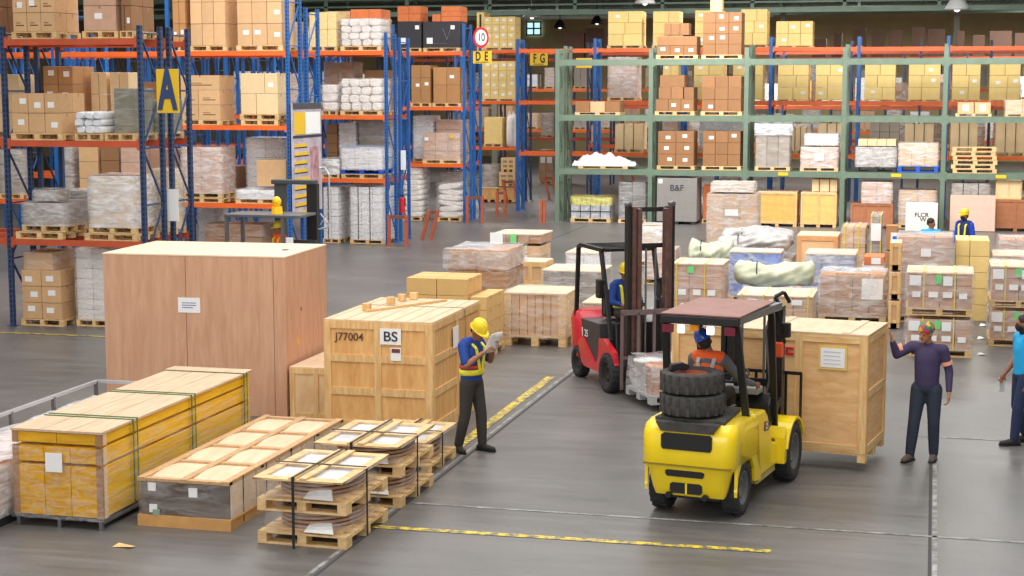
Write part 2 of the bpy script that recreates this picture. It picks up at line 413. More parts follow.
def bags(x0, x1, yt, Y, zb, label, cols, rows, d=.95, mat=BAG, fm=F1, pal=PALW, sacks=True, zt=None, name='bag_pallet_load'):
    X0, X1, Z1 = span(x0, x1, yt, Y, zb)
    if zt: Z1 = zt
    t = thing(name, label, 'pallet load', ((X0 + X1) / 2, Y, zb)); w = X1 - X0; H = Z1 - zb; z = 0
    if pal: pallet_mesh(B(), -w / 2, w / 2, 0, d, 0, .14).build('pallet', pal, t, fix=False); z = .14
    ch = (H - z) / rows
    for i in range(rows):
        for k in range(cols):
            cw = w / cols; o = (cw * .22 if i % 2 else 0)
            xa = -w / 2 + cw * k + (0 if k == 0 else -o); xb = -w / 2 + cw * (k + 1) - (o if k < cols - 1 else 0)
            b = B(); n = 5; vs = []
            # pillow-shaped sack
            hw = (xb - xa) / 2 * random.uniform(.94, 1.03); cx = (xa + xb) / 2 + random.uniform(-.015, .015); hh = ch * random.uniform(.5, .58); cy = d / 2; yo = random.uniform(0, .05); tl = random.uniform(-.12, .12)
            nx, nz = 7, 5
            for jy, yy in enumerate((0, .03, .1, .9, .97, 1)):
                s_ = (.72, .92, 1, 1, .92, .72)[jy]
                for q in range(16):
                    a = 2 * PI * q / 16; ca = math.cos(a); sa = math.sin(a)
                    px = math.copysign(abs(ca) ** .45, ca); pz = math.copysign(abs(sa) ** .55, sa)
                    r = random.uniform(.97, 1.02)
                    vs.append((cx + px * hw * s_ * r, yo + (d - .05) * yy + random.uniform(-.006, .006), z + ch * (i + .5) + pz * hh * s_ * r + px * hw * tl * (i > 0)))
            fs = [(j * 16 + q, j * 16 + (q + 1) % 16, (j + 1) * 16 + (q + 1) % 16, (j + 1) * 16 + q) for j in range(5) for q in range(16)]
            b.add(vs, fs, True); b.add([vs[q] for q in range(16)], [tuple(range(15, -1, -1))], True); b.add([vs[80 + q] for q in range(16)], [tuple(range(16))], True)
            b.build('sack', mat, t, fix=False)
    if fm: wrap_mesh(-w / 2 - .02, w / 2 + .02, -.01, d + .02, z, H + .02, .03, 0).build('stretch_wrap', fm, t, fix=False)
    return t

# ================================================================== THE SETTING
def floor_mat():
    m, t, b = nt('concrete_floor')
    tc = N(t, 'ShaderNodeTexCoord'); n1 = N(t, 'ShaderNodeTexNoise'); n1.inputs['Scale'].default_value = .35; n1.inputs['Detail'].default_value = 8; n1.inputs['Roughness'].default_value = .6
    mp = N(t, 'ShaderNodeMapping'); mp.inputs['Scale'].default_value = (.35, 3, 1); mp.inputs['Rotation'].default_value = (0, 0, .12)
    n2 = N(t, 'ShaderNodeTexNoise'); n2.inputs['Scale'].default_value = 1.5; n2.inputs['Detail'].default_value = 8; n2.inputs['Distortion'].default_value = 1.2
    t.links.new(tc.outputs['Object'], n1.inputs['Vector']); t.links.new(tc.outputs['Object'], mp.inputs['Vector']); t.links.new(mp.outputs[0], n2.inputs['Vector'])
    cr = N(t, 'ShaderNodeValToRGB'); cr.color_ramp.elements[0].position = .3; cr.color_ramp.elements[1].position = .72
    cr.color_ramp.elements[0].color = lin((80, 78, 77)); cr.color_ramp.elements[1].color = lin((118, 115, 113))
    mu = N(t, 'ShaderNodeMath', operation='ADD'); hf = N(t, 'ShaderNodeMath', operation='MULTIPLY'); hf.inputs[1].default_value = .5
    t.links.new(n1.outputs['Fac'], mu.inputs[0]); t.links.new(n2.outputs['Fac'], mu.inputs[1]); t.links.new(mu.outputs[0], hf.inputs[0])
    t.links.new(hf.outputs[0], cr.inputs['Fac'])
    # curved tyre scuffs
    wv = N(t, 'ShaderNodeTexNoise'); wv.inputs['Scale'].default_value = .9; wv.inputs['Detail'].default_value = 2; wv.inputs['Distortion'].default_value = 2.2
    t.links.new(tc.outputs['Object'], wv.inputs['Vector'])
    ab = N(t, 'ShaderNodeMath', operation='SUBTRACT'); ab.inputs[1].default_value = .5; t.links.new(wv.outputs['Fac'], ab.inputs[0])
    a2 = N(t, 'ShaderNodeMath', operation='ABSOLUTE'); t.links.new(ab.outputs[0], a2.inputs[0])
    mr = N(t, 'ShaderNodeMapRange'); mr.inputs['From Max'].default_value = .012; mr.inputs['To Min'].default_value = .2; mr.inputs['To Max'].default_value = 0
    t.links.new(a2.outputs[0], mr.inputs['Value'])
    mx = N(t, 'ShaderNodeMix', data_type='RGBA'); mx.inputs['B'].default_value = lin((62, 61, 61))
    t.links.new(mr.outputs['Result'], mx.inputs['Factor']); t.links.new(cr.outputs['Color'], mx.inputs['A'])
    t.links.new(mx.outputs['Result'], b.inputs['Base Color'])
    r2 = N(t, 'ShaderNodeMapRange'); r2.inputs['To Min'].default_value = .28; r2.inputs['To Max'].default_value = .5; t.links.new(n2.outputs['Fac'], r2.inputs['Value']); t.links.new(r2.outputs['Result'], b.inputs['Roughness'])
    return m
def worn(name, c, lo=.42, hi=.55, under=(98, 96, 94), sc=5):
    m, t, b = nt(name); tc = N(t, 'ShaderNodeTexCoord'); nz = N(t, 'ShaderNodeTexNoise'); nz.inputs['Scale'].default_value = sc; nz.inputs['Detail'].default_value = 8; nz.inputs['Roughness'].default_value = .7
    t.links.new(tc.outputs['Object'], nz.inputs['Vector']); mr = N(t, 'ShaderNodeMapRange'); mr.inputs['From Min'].default_value = lo; mr.inputs['From Max'].default_value = hi
    t.links.new(nz.outputs['Fac'], mr.inputs['Value']); mx = N(t, 'ShaderNodeMix', data_type='RGBA'); mx.inputs['A'].default_value = lin(under); mx.inputs['B'].default_value = lin(c)
    t.links.new(mr.outputs['Result'], mx.inputs['Factor']); t.links.new(mx.outputs['Result'], b.inputs['Base Color']); b.inputs['Roughness'].default_value = .5
    return m
struct(B().box(-60, 30, -12, 114, -.2, 0).build('floor', floor_mat(), fix=False))
CREAM = plain('wall_cream', (206, 186, 140), .9, noise=.08, nscale=.6)
struct(B().box(-60, 30, 112, 112.3, 0, 12).build('wall_back', CREAM, fix=False))
struct(B().box(-60, -59.7, -12, 112, 0, 12).build('wall_left', CREAM, fix=False)); struct(B().box(29.7, 30, -12, 112, 0, 12).build('wall_right', CREAM, fix=False))
ROOFM = plain('roof_sheet_green', (84, 104, 96), .8, noise=.2, nscale=.8)
b = B()
for k in range(90):
    x = -60 + k
    b.add([(x, 60, 9.9), (x + .5, 60, 10.05), (x + 1, 60, 9.9), (x, 112, 9.9), (x + .5, 112, 10.05), (x + 1, 112, 9.9)], [(0, 1, 4, 3), (1, 2, 5, 4)])
struct(b.build('ceiling', ROOFM, fix=False))
TRUSSM = plain('girder_green', (124, 148, 134), .6, noise=.15, nscale=1.5)
TRUSSP = plain('girder_pale', (196, 214, 206), .5, noise=.06)
for n, (Yt, za, zc, m) in enumerate(((74, 8.05, 8.9, TRUSSM), (88, 8.75, 9.6, TRUSSM), (101, 9.1, 9.8, TRUSSM))):
    b = B(); b.box(-60, 30, Yt - .1, Yt + .1, za, za + .22); b.box(-60, 30, Yt - .1, Yt + .1, zc - .1, zc + .14); b.box(-60, 30, Yt - .05, Yt + .05, (za + zc) / 2, (za + zc) / 2 + .08)
    for k in range(23): b.box(-60 + k * 4, -59.85 + k * 4, Yt - .05, Yt + .05, za, zc)
    struct(b.build('trim_%d' % (n + 1), m, fix=False))
for k in range(11): struct(B().box(-60, 30, 64 + k * 4.4, 64.25 + k * 4.4, 9.62, 9.85).build('trim_%d' % (60 + k), TRUSSM if k % 3 else TRUSSP, fix=False))
struct(B().box(-28, -9, 95, 95.12, 8.75, 8.95).build('trim_4', TRUSSP, fix=False))
for n, (xp) in enumerate((-24, -8, 1, 8)):
    struct(B().box(xp - .15, xp + .15, 90, 90.3, 0, 9.9).build('trim_%d' % (n + 5), plain('column_paint', (120, 118, 104), .7), fix=False))
# back windows
w0 = atY(527, 35, 111.9); w1 = atY(541, 22, 111.9)
GL = bpy.data.materials.new('window_daylight'); GL.use_nodes = True
_b = GL.node_tree.nodes['Principled BSDF']; _b.inputs['Base Color'].default_value = lin((200, 232, 240)); _b.inputs['Emission Color'].default_value = lin((190, 232, 240)); _b.inputs['Emission Strength'].default_value = 1.0
wn = struct(B().box(w0.x, w1.x, 111.85, 111.95, w0.z, w1.z).build('window_1', GL, fix=False))
b = B(); mxz = (w0.z + w1.z) / 2
for x in (w0.x, (w0.x + w1.x) / 2, w1.x): b.box(x - .05, x + .05, 111.78, 111.86, w0.z, w1.z)
for z in (w0.z, mxz, w1.z): b.box(w0.x - .05, w1.x + .05, 111.78, 111.86, z - .05, z + .05)
b.build('window_frame', TRUSSM, wn, fix=False)
# floor joints and painted lines
JM = plain('joint_dark', (60, 59, 59), .8)
JW = worn('line_white_worn', (176, 175, 173), .42, .66)
JY = worn('line_yellow_worn', (226, 196, 36), .43, .56, (98, 95, 90), 9)
def line(p, q, w, m, z, nm):
    p = Vector((p[0], p[1], 0)); q = Vector((q[0], q[1], 0)); d = (q - p).normalized(); s = Vector((-d.y, d.x, 0)) * w / 2
    o = B().add([p + s + Vector((0, 0, z)), p - s + Vector((0, 0, z)), q - s + Vector((0, 0, z)), q + s + Vector((0, 0, z))], [(0, 1, 2, 3)]).build(nm, m, fix=True)
    return struct(o)
tn = [9]
def fl(p, q, w, m, z=.003):
    line(p, q, w, m, z, 'trim_%d' % tn[0]); tn[0] += 1
fl((0.09, 8), (0.09, 56), .035, JM, .003); fl((0.14, 8), (0.14, 22.5), .05, JW, .004)
fl((-5.7, 17.68), (20, 17.68), .06, JW, .004)
fl((-5.75, 8), (-5.75, 56), .035, JM, .003); fl((-5.82, 8), (-5.82, 40), .05, JW, .004)
fl((-6.02, 16.9), (-6.02, 26.2), .15, JY, .006)
fl((-6.1, 16.58), (-1.5, 16.68), .11, JY, .006)
fl((-.2, 22.9), (8, 22.9), .08, JW, .004)
fl((-18.5, 28.4), (-14.8, 28.4), .1, JY, .006)
fl((-16.6, 46.6), (-15.2, 46.6), .1, JY, .006)
fl((-11.6, 40), (-11.6, 56), .03, JM, .003)

# ================================================================== RACKS
def rack(label, xR, nb, bay, Y, levels, top, pm, bm_, d=.95, bh=.12, pw=.09, holes=0, name='pallet_rack', tops=None, nodes=None, guard=False):
    nodes = nodes or [xR - bay * k for k in range(nb + 1)]
    ROWS.append((Y, d, pw / 2 + .1, list(nodes)))
    t = thing(name, label, 'rack', (nodes[0], Y, 0)); X0 = nodes[0]
    for i, x in enumerate(nodes):
        x -= X0; tp = top + (0 if i else (tops or 0))
        for yy in (pw / 2, d - pw / 2):
            b = B(); b.box(x - pw / 2, x + pw / 2, yy - pw / 2, yy + pw / 2, 0, tp)
            b.box(x - pw, x + pw, yy - pw, yy + pw, 0, .012)
            if i < holes:
                b.mat(1)
                for k in range(int(tp / .1)):
                    b.box(x + pw / 2, x + pw / 2 + .002, yy - .014, yy + .014, .08 + k * .1, .13 + k * .1)
                    b.box(x - .014, x + .014, yy - pw / 2 - .002, yy - pw / 2, .08 + k * .1, .13 + k * .1)
            b.build('post', [pm, HOLE], t, fix=False)
        b = B(); z = .25; s = 0; n = max(2, int(tp / 1.1)); st = (tp - .4) / n
        for k in range(n):
            a, c = (pw, d - pw) if k % 2 else (d - pw, pw)
            b.bar((x, a, z + .05), (x, c, z + st - .05), .035, .03); z += st
            b.bar((x, pw, z), (x, d - pw, z), .035, .03)
        b.build('bracing', pm, t, fix=False)
    for i in range(len(nodes) - 1):
        a = nodes[i + 1] - X0 + pw / 2 + .003; c = nodes[i] - X0 - pw / 2 - .003
        for z in levels:
            for yy in (.03, d - .03):
                b = B(); b.box(a, c, yy - .025, yy + .025, z - bh, z)
                b.box(a, a + .05, yy - .035, yy + .03, z - bh - .05, z + .04); b.box(c - .05, c, yy - .035, yy + .03, z - bh - .05, z + .04)
                b.build('beam', bm_, t, bevel=.004 if Y < 45 else 0, fix=False)
    return t
L1 = [1.76, 3.72, 5.70]; L2 = [1.74, 3.78, 5.70]; L3 = [2.0, 3.92, 5.86]; L4 = [2.06, 4.08, 6.02]; L5 = [2.3, 4.2, 6.3]
rack('dark blue pallet rack hung with the large A sign', -14.88, 3, 2.95, 29.25, L1, 5.95, NAVY, ORED, holes=2)
rack('dark blue pallet rack backing onto the A sign rack', -14.88, 3, 2.95, 30.5, L1, 5.95, NAVY, ORED, holes=1)
rack('blue pallet rack with bright orange beams beside the notice board', -16.18, 3, 3.35, 40, L2, 7.1, BLUE, ORNG, holes=1)
rack('blue pallet rack standing behind the notice board', -16.18, 3, 3.35, 41.3, L2, 6.85, BLUE, ORNG, holes=1)
rack('blue pallet rack with white sacks, a red extinguisher on its end', -16.05, 5, 2.6, 47.5, L3, 6.4, BLUE, ORNG, holes=1)
rack('blue pallet rack just behind the one with white sacks', -16.05, 5, 2.6, 48.8, L3, 6.3, BLUE, ORNG)
rack('blue pallet rack carrying the black cartons, beside the D E sign', -16.15, 6, 2.6, 56.4, L4, 7.0, BLUE, ORNG)
rack('blue pallet rack behind the D E sign', -16.15, 6, 2.6, 57.7, L4, 6.6, BLUE, ORNG)
rack('blue pallet rack beside the F G sign', -16.7, 8, 2.7, 66.5, L5, 6.7, BLUE, ORNG)
rack('blue pallet rack behind the F G sign', -16.7, 8, 2.7, 67.8, L5, 6.5, NAVY, ORED)
GN = [3.65, .34, -2.97, -6.28, -9.6, -12.94]
GL3 = [1.91, 3.80, 5.74]
rack('long green pallet rack standing across the hall', 0, 0, 0, 57.2, GL3, 6.12, GREEN, GREEN, nodes=GN, bh=.2, pw=.15)
rack('second green pallet rack directly behind the long green one', 0, 0, 0, 58.5, GL3, 6.25, GREEN, GREEN, nodes=GN, bh=.14, pw=.12)
RN = [3.75, .43, -2.73, -5.92, -9.2, -12.56, -15.6]
rack('blue and orange pallet rack full of yellow cartons behind the green racks', 0, 0, 0, 62, [2.3, 4.26, 6.24], 6.62, BLUE, ORNG, nodes=RN, bh=.14, pw=.12)
rack('dim blue pallet rack deep in the hall, behind the yellow cartons', 0, 0, 0, 70.5, [2.3, 4.0, 6.3], 6.7, NAVY, ORED, nodes=[5 - 2.8 * k for k in range(8)], bh=.14)
rack('farthest dim blue pallet rack with dimmed cartons on top', 0, 0, 0, 80, [2.3, 4.2, 6.2], 6.5, NAVY, ORED, nodes=[7 - 2.8 * k for k in range(13)], bh=.14)

rack('dim blue pallet rack against the far end of the hall', 0, 0, 0, 92, [2.4, 4.7, 6.8], 7.0, NAVY, ORNG, nodes=[9 - 2.9 * k for k in range(17)], bh=.16)
# signs
SGY = plain('sign_yellow', (228, 186, 30), .5); SGB = plain('sign_blue_letter', (44, 66, 110), .5)
def board(label, x0, x1, y0, y1, Y, name='hanging_sign', th=.03, mat=SGY):
    a = atY(x0, y1, Y); c = atY(x1, y0, Y)
    t = thing(name, label, 'sign', ((a.x + c.x) / 2, Y, (a.z + c.z) / 2))
    w = c.x - a.x; h = c.z - a.z
    B().box(-w / 2, w / 2, 0, th, -h / 2, h / 2).build('sign_board', mat, t, bevel=.005, fix=False)
    return t, w, h
t, w, h = board('tall yellow sign with a large blue letter A on the rack end', 157, 178, 69, 113, 29.15)
text('A', 'letter', SGB, t, (0, -.012, 0), FRONT, h * 1.28, .006, sx=.5, off=.04)
t, w, h = board('yellow sign reading D E high on the blue rack', 473, 491.5, 51, 63.5, 56.3)
text('D', 'letter', INK, t, (-w * .22, -.01, .02), FRONT, h * 1.0, .004, sx=.6, off=.012); text('E', 'letter', INK, t, (w * .22, -.01, .02), FRONT, h * 1.0, .004, sx=.6, off=.012)
B().box(-w * .35, w * .35, -.008, -.002, -h * .42, -h * .37).build('underline', INK, t, fix=False)
t, w, h = board('yellow sign reading F G at the rack end across the aisle', 530, 547.5, 53, 65.5, 66.35)
text('F', 'letter', INK, t, (-w * .22, -.01, .02), FRONT, h * 1.0, .004, sx=.6, off=.012); text('G', 'letter', INK, t, (w * .22, -.01, .02), FRONT, h * 1.0, .004, sx=.6, off=.012)
B().box(-w * .3, w * .3, -.008, -.002, -h * .42, -h * .37).build('underline', INK, t, fix=False)
t, w, h = board('plain yellow sign seen through the green rack top', 576, 592, 58, 68, 61.8)
text('H', 'letter', INK, t, (0, -.01, 0), FRONT, h * .8, .004, sx=.8)
# beam number plates on the green rack
for px, py in ((783, 174.5), (896, 176.5), (1001, 177.5)):
    c = atY(px, py, 57.17)
    tag(B().box(c.x - .17, c.x + .17, 57.18, 57.2, 1.76, 1.87).build('beam_plate', SGY), 'small yellow plate on the green beam, %s' % {783: 'above the square wooden crates', 896: 'below the blue plastic pallet', 1001: 'below the pile of empty pallets'}[px], 'sign')
# round speed sign
c = atY(481, 37.5, 56.2)
t = thing('speed_sign', 'round red rimmed sign reading 10 on the rack corner', 'sign', c, math.radians(56))
SR = plain('sign_red', (196, 30, 44), .5)
B().cyl((0, 0, 0), (0, .02, 0), .36, 28).build('rim', SR, t, fix=False); B().cyl((0, -.006, 0), (0, 0, 0), .27, 28).build('face', LAB, t, fix=False)
text('10', 'numeral', INK, t, (0, -.012, 0), FRONT, .4, .003, sx=.85); B().bar((0, .03, .2), (0, .03, .8), .05).build('bracket', BLK, t, fix=False)
# notice board on the rack end (faces the wide aisle)
NBX = -16.18
t = thing('notice_board', 'tall notice board with yellow strips on the end of the blue rack', 'sign', (NBX + .1, 39.95, 0))
_z = lambda y, Yv=40.0: atY(296, y, Yv).z
B().box(0, .05, 0, 2.05, 1.5, 4.98 - .62).build('board', plain('poster_lilac', (178, 168, 180), .6, noise=.25, nscale=3), t, fix=False)
B().box(.05, .058, .02, 2.03, 4.2, 4.36).build('header_band', plain('poster_dark', (70, 68, 74), .6), t, fix=False)
B().box(.05, .058, .1, .85, 3.55, 4.12).build('yellow_panel', SGY, t, fix=False)
B().box(.05, .056, .9, 1.95, 3.55, 4.12).build('white_panel', LAB, t, fix=False)
B().box(.05, .056, 0, 2.05, 3.45, 3.52).build('divider', INK, t, fix=False)
for k in range(9):
    B().box(.05, .06, .1, .95 + .12 * (k % 3 == 1), 3.22 - k * .22, 3.3 - k * .22).build('strip', SGY, t, fix=False)
    B().box(.05, .058, .08, .97 + .12 * (k % 3 == 1), 3.19 - k * .22, 3.215 - k * .22).build('strip_edge', INK, t, fix=False)
B().box(.05, .056, 1.2, 1.8, 1.9, 3.2).build('picture_panel', plain('poster_picture', (176, 130, 136), .6, noise=.5, nscale=5), t, fix=False)
# hanging label sheets on rack ends
c = atY(171.5, 205, 30.3)
tag(B().box(c.x - .16, c.x + .16, 30.28, 30.29, c.z - .32, c.z + .32).build('hanging_sheet', LAB), 'white paper sheet hung on the dark blue rack end', 'paper')
c = atY(403, 160, 48.7)
tag(B().box(c.x - .06, c.x + .1, 48.66, 48.68, c.z - .3, c.z + .3).build('hanging_sheet', LAB), 'white paper sheet on the rack end above the extinguisher', 'paper')
c = atY(403, 203, 48.7)
t = thing('fire_extinguisher', 'red fire extinguisher hung on the blue rack end', 'fire extinguisher', (c.x, 48.62, c.z - .3))
B().cyl((0, 0, 0), (0, 0, .42), .085, 14).ell((0, 0, .42), (.085, .085, .07), 12).build('cylinder', SR, t, fix=False)
B().cyl((0, 0, .46), (0, 0, .55), .02, 8).box(-.06, .06, -.015, .015, .53, .56).build('valve', BLK, t, fix=False); B().tube([(.03, 0, .52), (.1, 0, .45), (.1, 0, .2)], .012).build('hose', BLK, t, fix=False)
# orange upright guards
GO = plain('guard_orange', (176, 84, 54), .5, noise=.15)
def guard(x, Y, w, d, h, label, lean=0, rz=0):
    t = thing('rack_guard', label, 'rack guard', (x, Y, 0), rz)
    for sx in (0, w):
        B().bar((sx, 0, 0), (sx + lean, .02, h), .09).build('post', GO, t, fix=False)
    B().bar((lean, .02, h - .06), (w + lean, .02, h - .06), .07, .1).build('crossbar', plain('guard_dark', (120, 74, 60), .6), t, fix=False)
guard(-15.85, 47.1, .55, 0, .95, 'orange post guard in front of the extinguisher rack end')
guard(-15.5, 49.3, .28, 0, .95, 'leaning orange guard behind the extinguisher rack end', .25)
guard(-15.95, 56.1, .55, 0, .95, 'orange post guard at the D E rack corner')
guard(-15.6, 58.9, .3, 0, .95, 'short orange guard behind the D E rack end')
guard(-17.0, 65.9, .45, 0, .95, 'orange guard leaning at the F G rack end', -.2)
guard(-16.0, 69.3, .35, 0, .95, 'orange guard across the aisle behind the F G sign', -.25)
guard(-13.45, 56.9, .12, 0, .8, 'single orange guard beside the green rack foot')
guard(-13.3, 73, .5, 0, 1.0, 'rusty orange guard far behind the green rack', -.3)

# ================================================================== LOADS ON THE RACKS
# --- A sign rack, top level
EPS = .006
for _l in (L1, L2, L3, L4, L5):
    for _i in range(3): _l[_i] += EPS
Y = 29.27; z = L1[2]
stack(10, 52, -45, Y, z, [3, 3, 3, 3], 'the top stack above the three tan cartons', TAN, 'tan', lab=.1, mark=True)
stack(-34, 7, -45, Y, z, [2, 2, 2], 'the top stack cut by the frame edge', DBROWN, 'brown')
stack(81, 114, -45, Y, z, [1, 1, 1], 'the big box stack on the top beam', PINK, 'large pinkish', lab=.9)
stack(119, 147, -45, Y, z, [[(0, .3), (.3, 1)], 1, 1], 'the top stack beside the rack post', DBROWN, 'brown', lab=.3)
# middle level
z = L1[1]
load_pallet(*span(104, 138, 112, 29.3, z)[:2], 29.3, .95, z, 'the olive grey wrapped bales')
stack(4, 60, 93, Y, z, [3, 3], 'the strapped stack on the middle beam', TAN, 'tan', lab=.8, mark=False)
stack(34, 72, 66, 30.5, z, [2, 2, 2, 2], 'the labelled stack behind the strapped one', BROWN, 'amber brown', lab=.9, pal=False, d=.9)
wrapped(113, 134, 88, 29.6, z + .146, 'olive grey wrapped bales on the A sign rack', 1, 2, OLIVE, .8, F0, None)
bags(74, 102, 112, Y, z, 'small white bags stacked beside olive bales on a pallet', 3, 3, .9, plain('small_white_bag', (222, 224, 228), .6, noise=.1), None)
wrapped(142, 168, 100, 30.5, z, 'olive wrapped bale behind the A sign post', 1, 2, OLIVE, .9, F0)
wrapped(90, 106, 72, 31.0, z, 'pale cartons seen above the olive bales', 2, 3, PALE, .5, None, None)
wrapped(109, 128, 72, 31.0, z, 'pale cartons behind the olive bales', 2, 2, PALE, .5, None, None)
for _k, (_a, _b, _y) in enumerate(((-4, 18, 74),)):
    wrapped(_a, _b, _y, 30.52, z, ('pale cartons behind the strapped stack near the edge', 'pale cartons behind the A sign post, middle beam')[_k], 2, 3, PALE, .85, None)
# low level
z = L1[0]
t = load_pallet(*[v for v in span(12, 62, 222, Y, z)[:2]], Y, .95, z, 'the upper pallet under the small grey pile')
wrapped(22, 63, 203, Y, z + .146, 'small grey wrapped pile on two pallets', 2, 1, GREYC, .9, F2)
wrapped(33, 56, 190, Y + .15, atY(40, 203, Y).z + .03, 'grey wrapped box on top of the small grey pile', 1, 1, GREYC, .5, F2, None)
wrapped(50, 92, 192, 30.5, z, 'grey plastic wrapped load behind the small grey pile', 2, 2, GREYC, .9, F2, taper=-.08)
load_pallet(*[v for v in span(84, 139, 222, Y, z)[:2]], Y, .95, z, 'the white wrapped goods')
wrapped(88, 133, 176, Y, z + .146, 'white film wrapped bags on a brown carton beside the rack post', 2, 3, PALE, .95, F3, nd=2)
wrapped(143, 165, 170, 30.5, z, 'film wrapped cartons behind the A rack post', 1, 3, PALE, .9, F2)
# floor level
stack(10, 60, 270, 29.4, 0, [2, 2, 2], 'the labelled stack under the lowest beam', TAN, 'tan', lab=1, d=1.05)
wrapped(16, 52, 252, 29.5, atY(30, 270, 29.4).z, 'film wrapped carton on top of the labelled tan stack', 1, 1, TAN, .9, F1, None)
wrapped(75, 108, 248, 29.6, 0, 'white wrapped sacks on the floor beside the big plywood crate', 2, 7, BAG, 1.05, F2)
# behind the A rack
for i, a in enumerate(((-2, 20, 150, 'tall grey brown wrapped load behind the blue post'), (42, 70, 140, 'grey wrapped load behind the bracing'), (78, 97, 145, 'tall brown carton column in the rear rack'), (100, 118, 143, 'dark brown carton column in the rear rack'), (120, 140, 146, 'pinkish brown box high in the rear rack'))):
    wrapped(a[0], a[1], a[2], 40.03, L2[0] + .006, a[3], 1, 3, (GREYC, GREYC, TAN, DBROWN, PINK)[i], .55, (F1, F1, None, None, F0)[i])

# --- notice board rack (Y=40)
Y = 40.03; z = L2[2]
stack(189, 224, -20, Y, z, [3, 3, 3], 'the top stack beyond the A rack post', TAN, 'tan', mark=False)
stack(236, 281, -20, Y, z, [3, 3, 3], 'the top stack beside the bright blue post', TAN, 'light brown', lab=.8)
stack(158, 184, -20, Y, z, [2, 2, 2], 'the top stack above the A sign', BROWN, 'brown', lab=.6)
z = L2[1]
stack(180, 219, 75, Y, z, [[(0, .45), (.45, 1)], [(0, .45), (.45, 1)], [(0, 1)]], 'the big stack right of the A sign', TAN, 'light brown', mark=True)
stack(240, 277, 73, Y, z + .146, [[(0, .42), (.42, 1)], [(0, .65), (.65, 1)]], 'the pale pallet by the blue post', PALE, 'pale cream', lab=.3)
load_pallet(span(240, 277, 73, Y, z)[0], span(240, 277, 73, Y, z)[1], Y, .95, z, 'the pallet of pale cream cartons')
z = L2[0]
wrapped(181, 220, 147, Y, z + .126, 'big film wrapped carton load below the marked tan cartons', 2, 3, PINK, .95, F2, nd=2)
load_pallet(*span(180, 221, 147, Y, z)[:2], Y, .95, z, 'the big film wrapped load', .12)
wrapped(236, 284, 190, Y, z, 'flat white covered pallet on the low beam', 1, 1, WHITEC, .95, F3, PALW)
stack(256, 286, 160, Y + .2, z + .45, [1], 'the film covered box over the white pallet', TAN, 'brown', pal=False, d=.7, side=False)
wrapped(212, 238, 166, 41.3, z, 'brown carton behind the wrapped load', 1, 1, DBROWN, .9, None)
wrapped(246, 284, 138, 41.3, z, 'blue topped white wrapped load in the rear rack', 2, 3, WHITEC, .9, F2, top=plain('film_blue', (150, 176, 214), .4))
wrapped(205, 262, 224, Y + .3, 0, 'brown strapped boards stacked on the floor behind the big crate', 1, 3, DBROWN, .9, F0, straps=[(LAB, (.4,))])
wrapped(196, 214, 208, 41.3, 0, 'white wrapped load on the floor under the notice board rack', 1, 4, WHITEC, .9, F2)
# --- white sack rack (Y=47.5)
Y = 47.53; z = L3[2]
bags(340, 383, 19, Y, z, 'white woven sacks on the top beam under the tan boxes', 4, 4)
wrapped(309, 336, 12, Y, z, 'pale yellow cartons on the top beam behind the blue posts', 3, 2, YEL, .95, F0)
stack(350, 381, 9, 48.8, z, [[(0, .6), (.6, 1)]] * 2, 'the high stack behind the white sacks', ORANGEC, 'orange brown', pal=False, side=False, d=.9)
stack(326, 350, 11, 48.8, z, [2, 2], 'the tan stack behind the white sacks', TAN, 'tan', pal=False, side=False, d=.9)
z = L3[1]
bags(340, 385, 79, Y, z, 'white woven sacks on the middle beam', 4, 4)
bags(321, 336.5, 85, Y, z, 'narrow column of white sacks beside the notice board', 1, 3)
wrapped(322, 353, 62, 48.8, z, 'brown carton load behind the middle sacks', 2, 3, DBROWN, .9, F0)
wrapped(364, 388, 70, 48.8, z, 'low brown carton behind the middle sacks', 1, 3, DBROWN, .9, None)
z = L3[0]
wrapped(341, 384, 147, Y, z + .146, 'white bag load with blue wrap top on a blue pallet', 3, 4, WHITEC, .95, F2, PALB, top=MATS['film_blue'])
load_pallet(*span(341, 384, 147, Y, z)[:2], Y, .95, z, 'the blue plastic pallet')
wrapped(322, 338, 159, Y, z, 'small silver wrapped load on the low beam', 1, 2, GREYC, .95, F3)
wrapped(326, 337, 124, 48.8, z, 'slim brown carton column behind the silver load', 1, 5, DBROWN, .9, None)
wrapped(339, 355.5, 123, 48.8, z, 'white sacks seen above the blue topped load', 1, 5, BAG, .9, F2)
wrapped(359, 390, 120, 48.8, z, 'grey brown wrapped bundle behind the blue topped load', 1, 2, GREYC, .9, F1)
wrapped(323, 338, 187, Y + .1, 0, 'slim white wrapped carton tower on the floor', 2, 7, WHITEC, 1.1, F1, straps=[(STRK, (.35,))])
wrapped(350, 384, 187, Y + .1, 0, 'wide white wrapped carton tower on the floor', 3, 7, WHITEC, 1.1, F2, straps=[(STRK, (.25, .6))])
wrapped(340, 352, 187, 48.9, 0, 'white tower between the two wrapped towers', 1, 6, WHITEC, .9, F2)
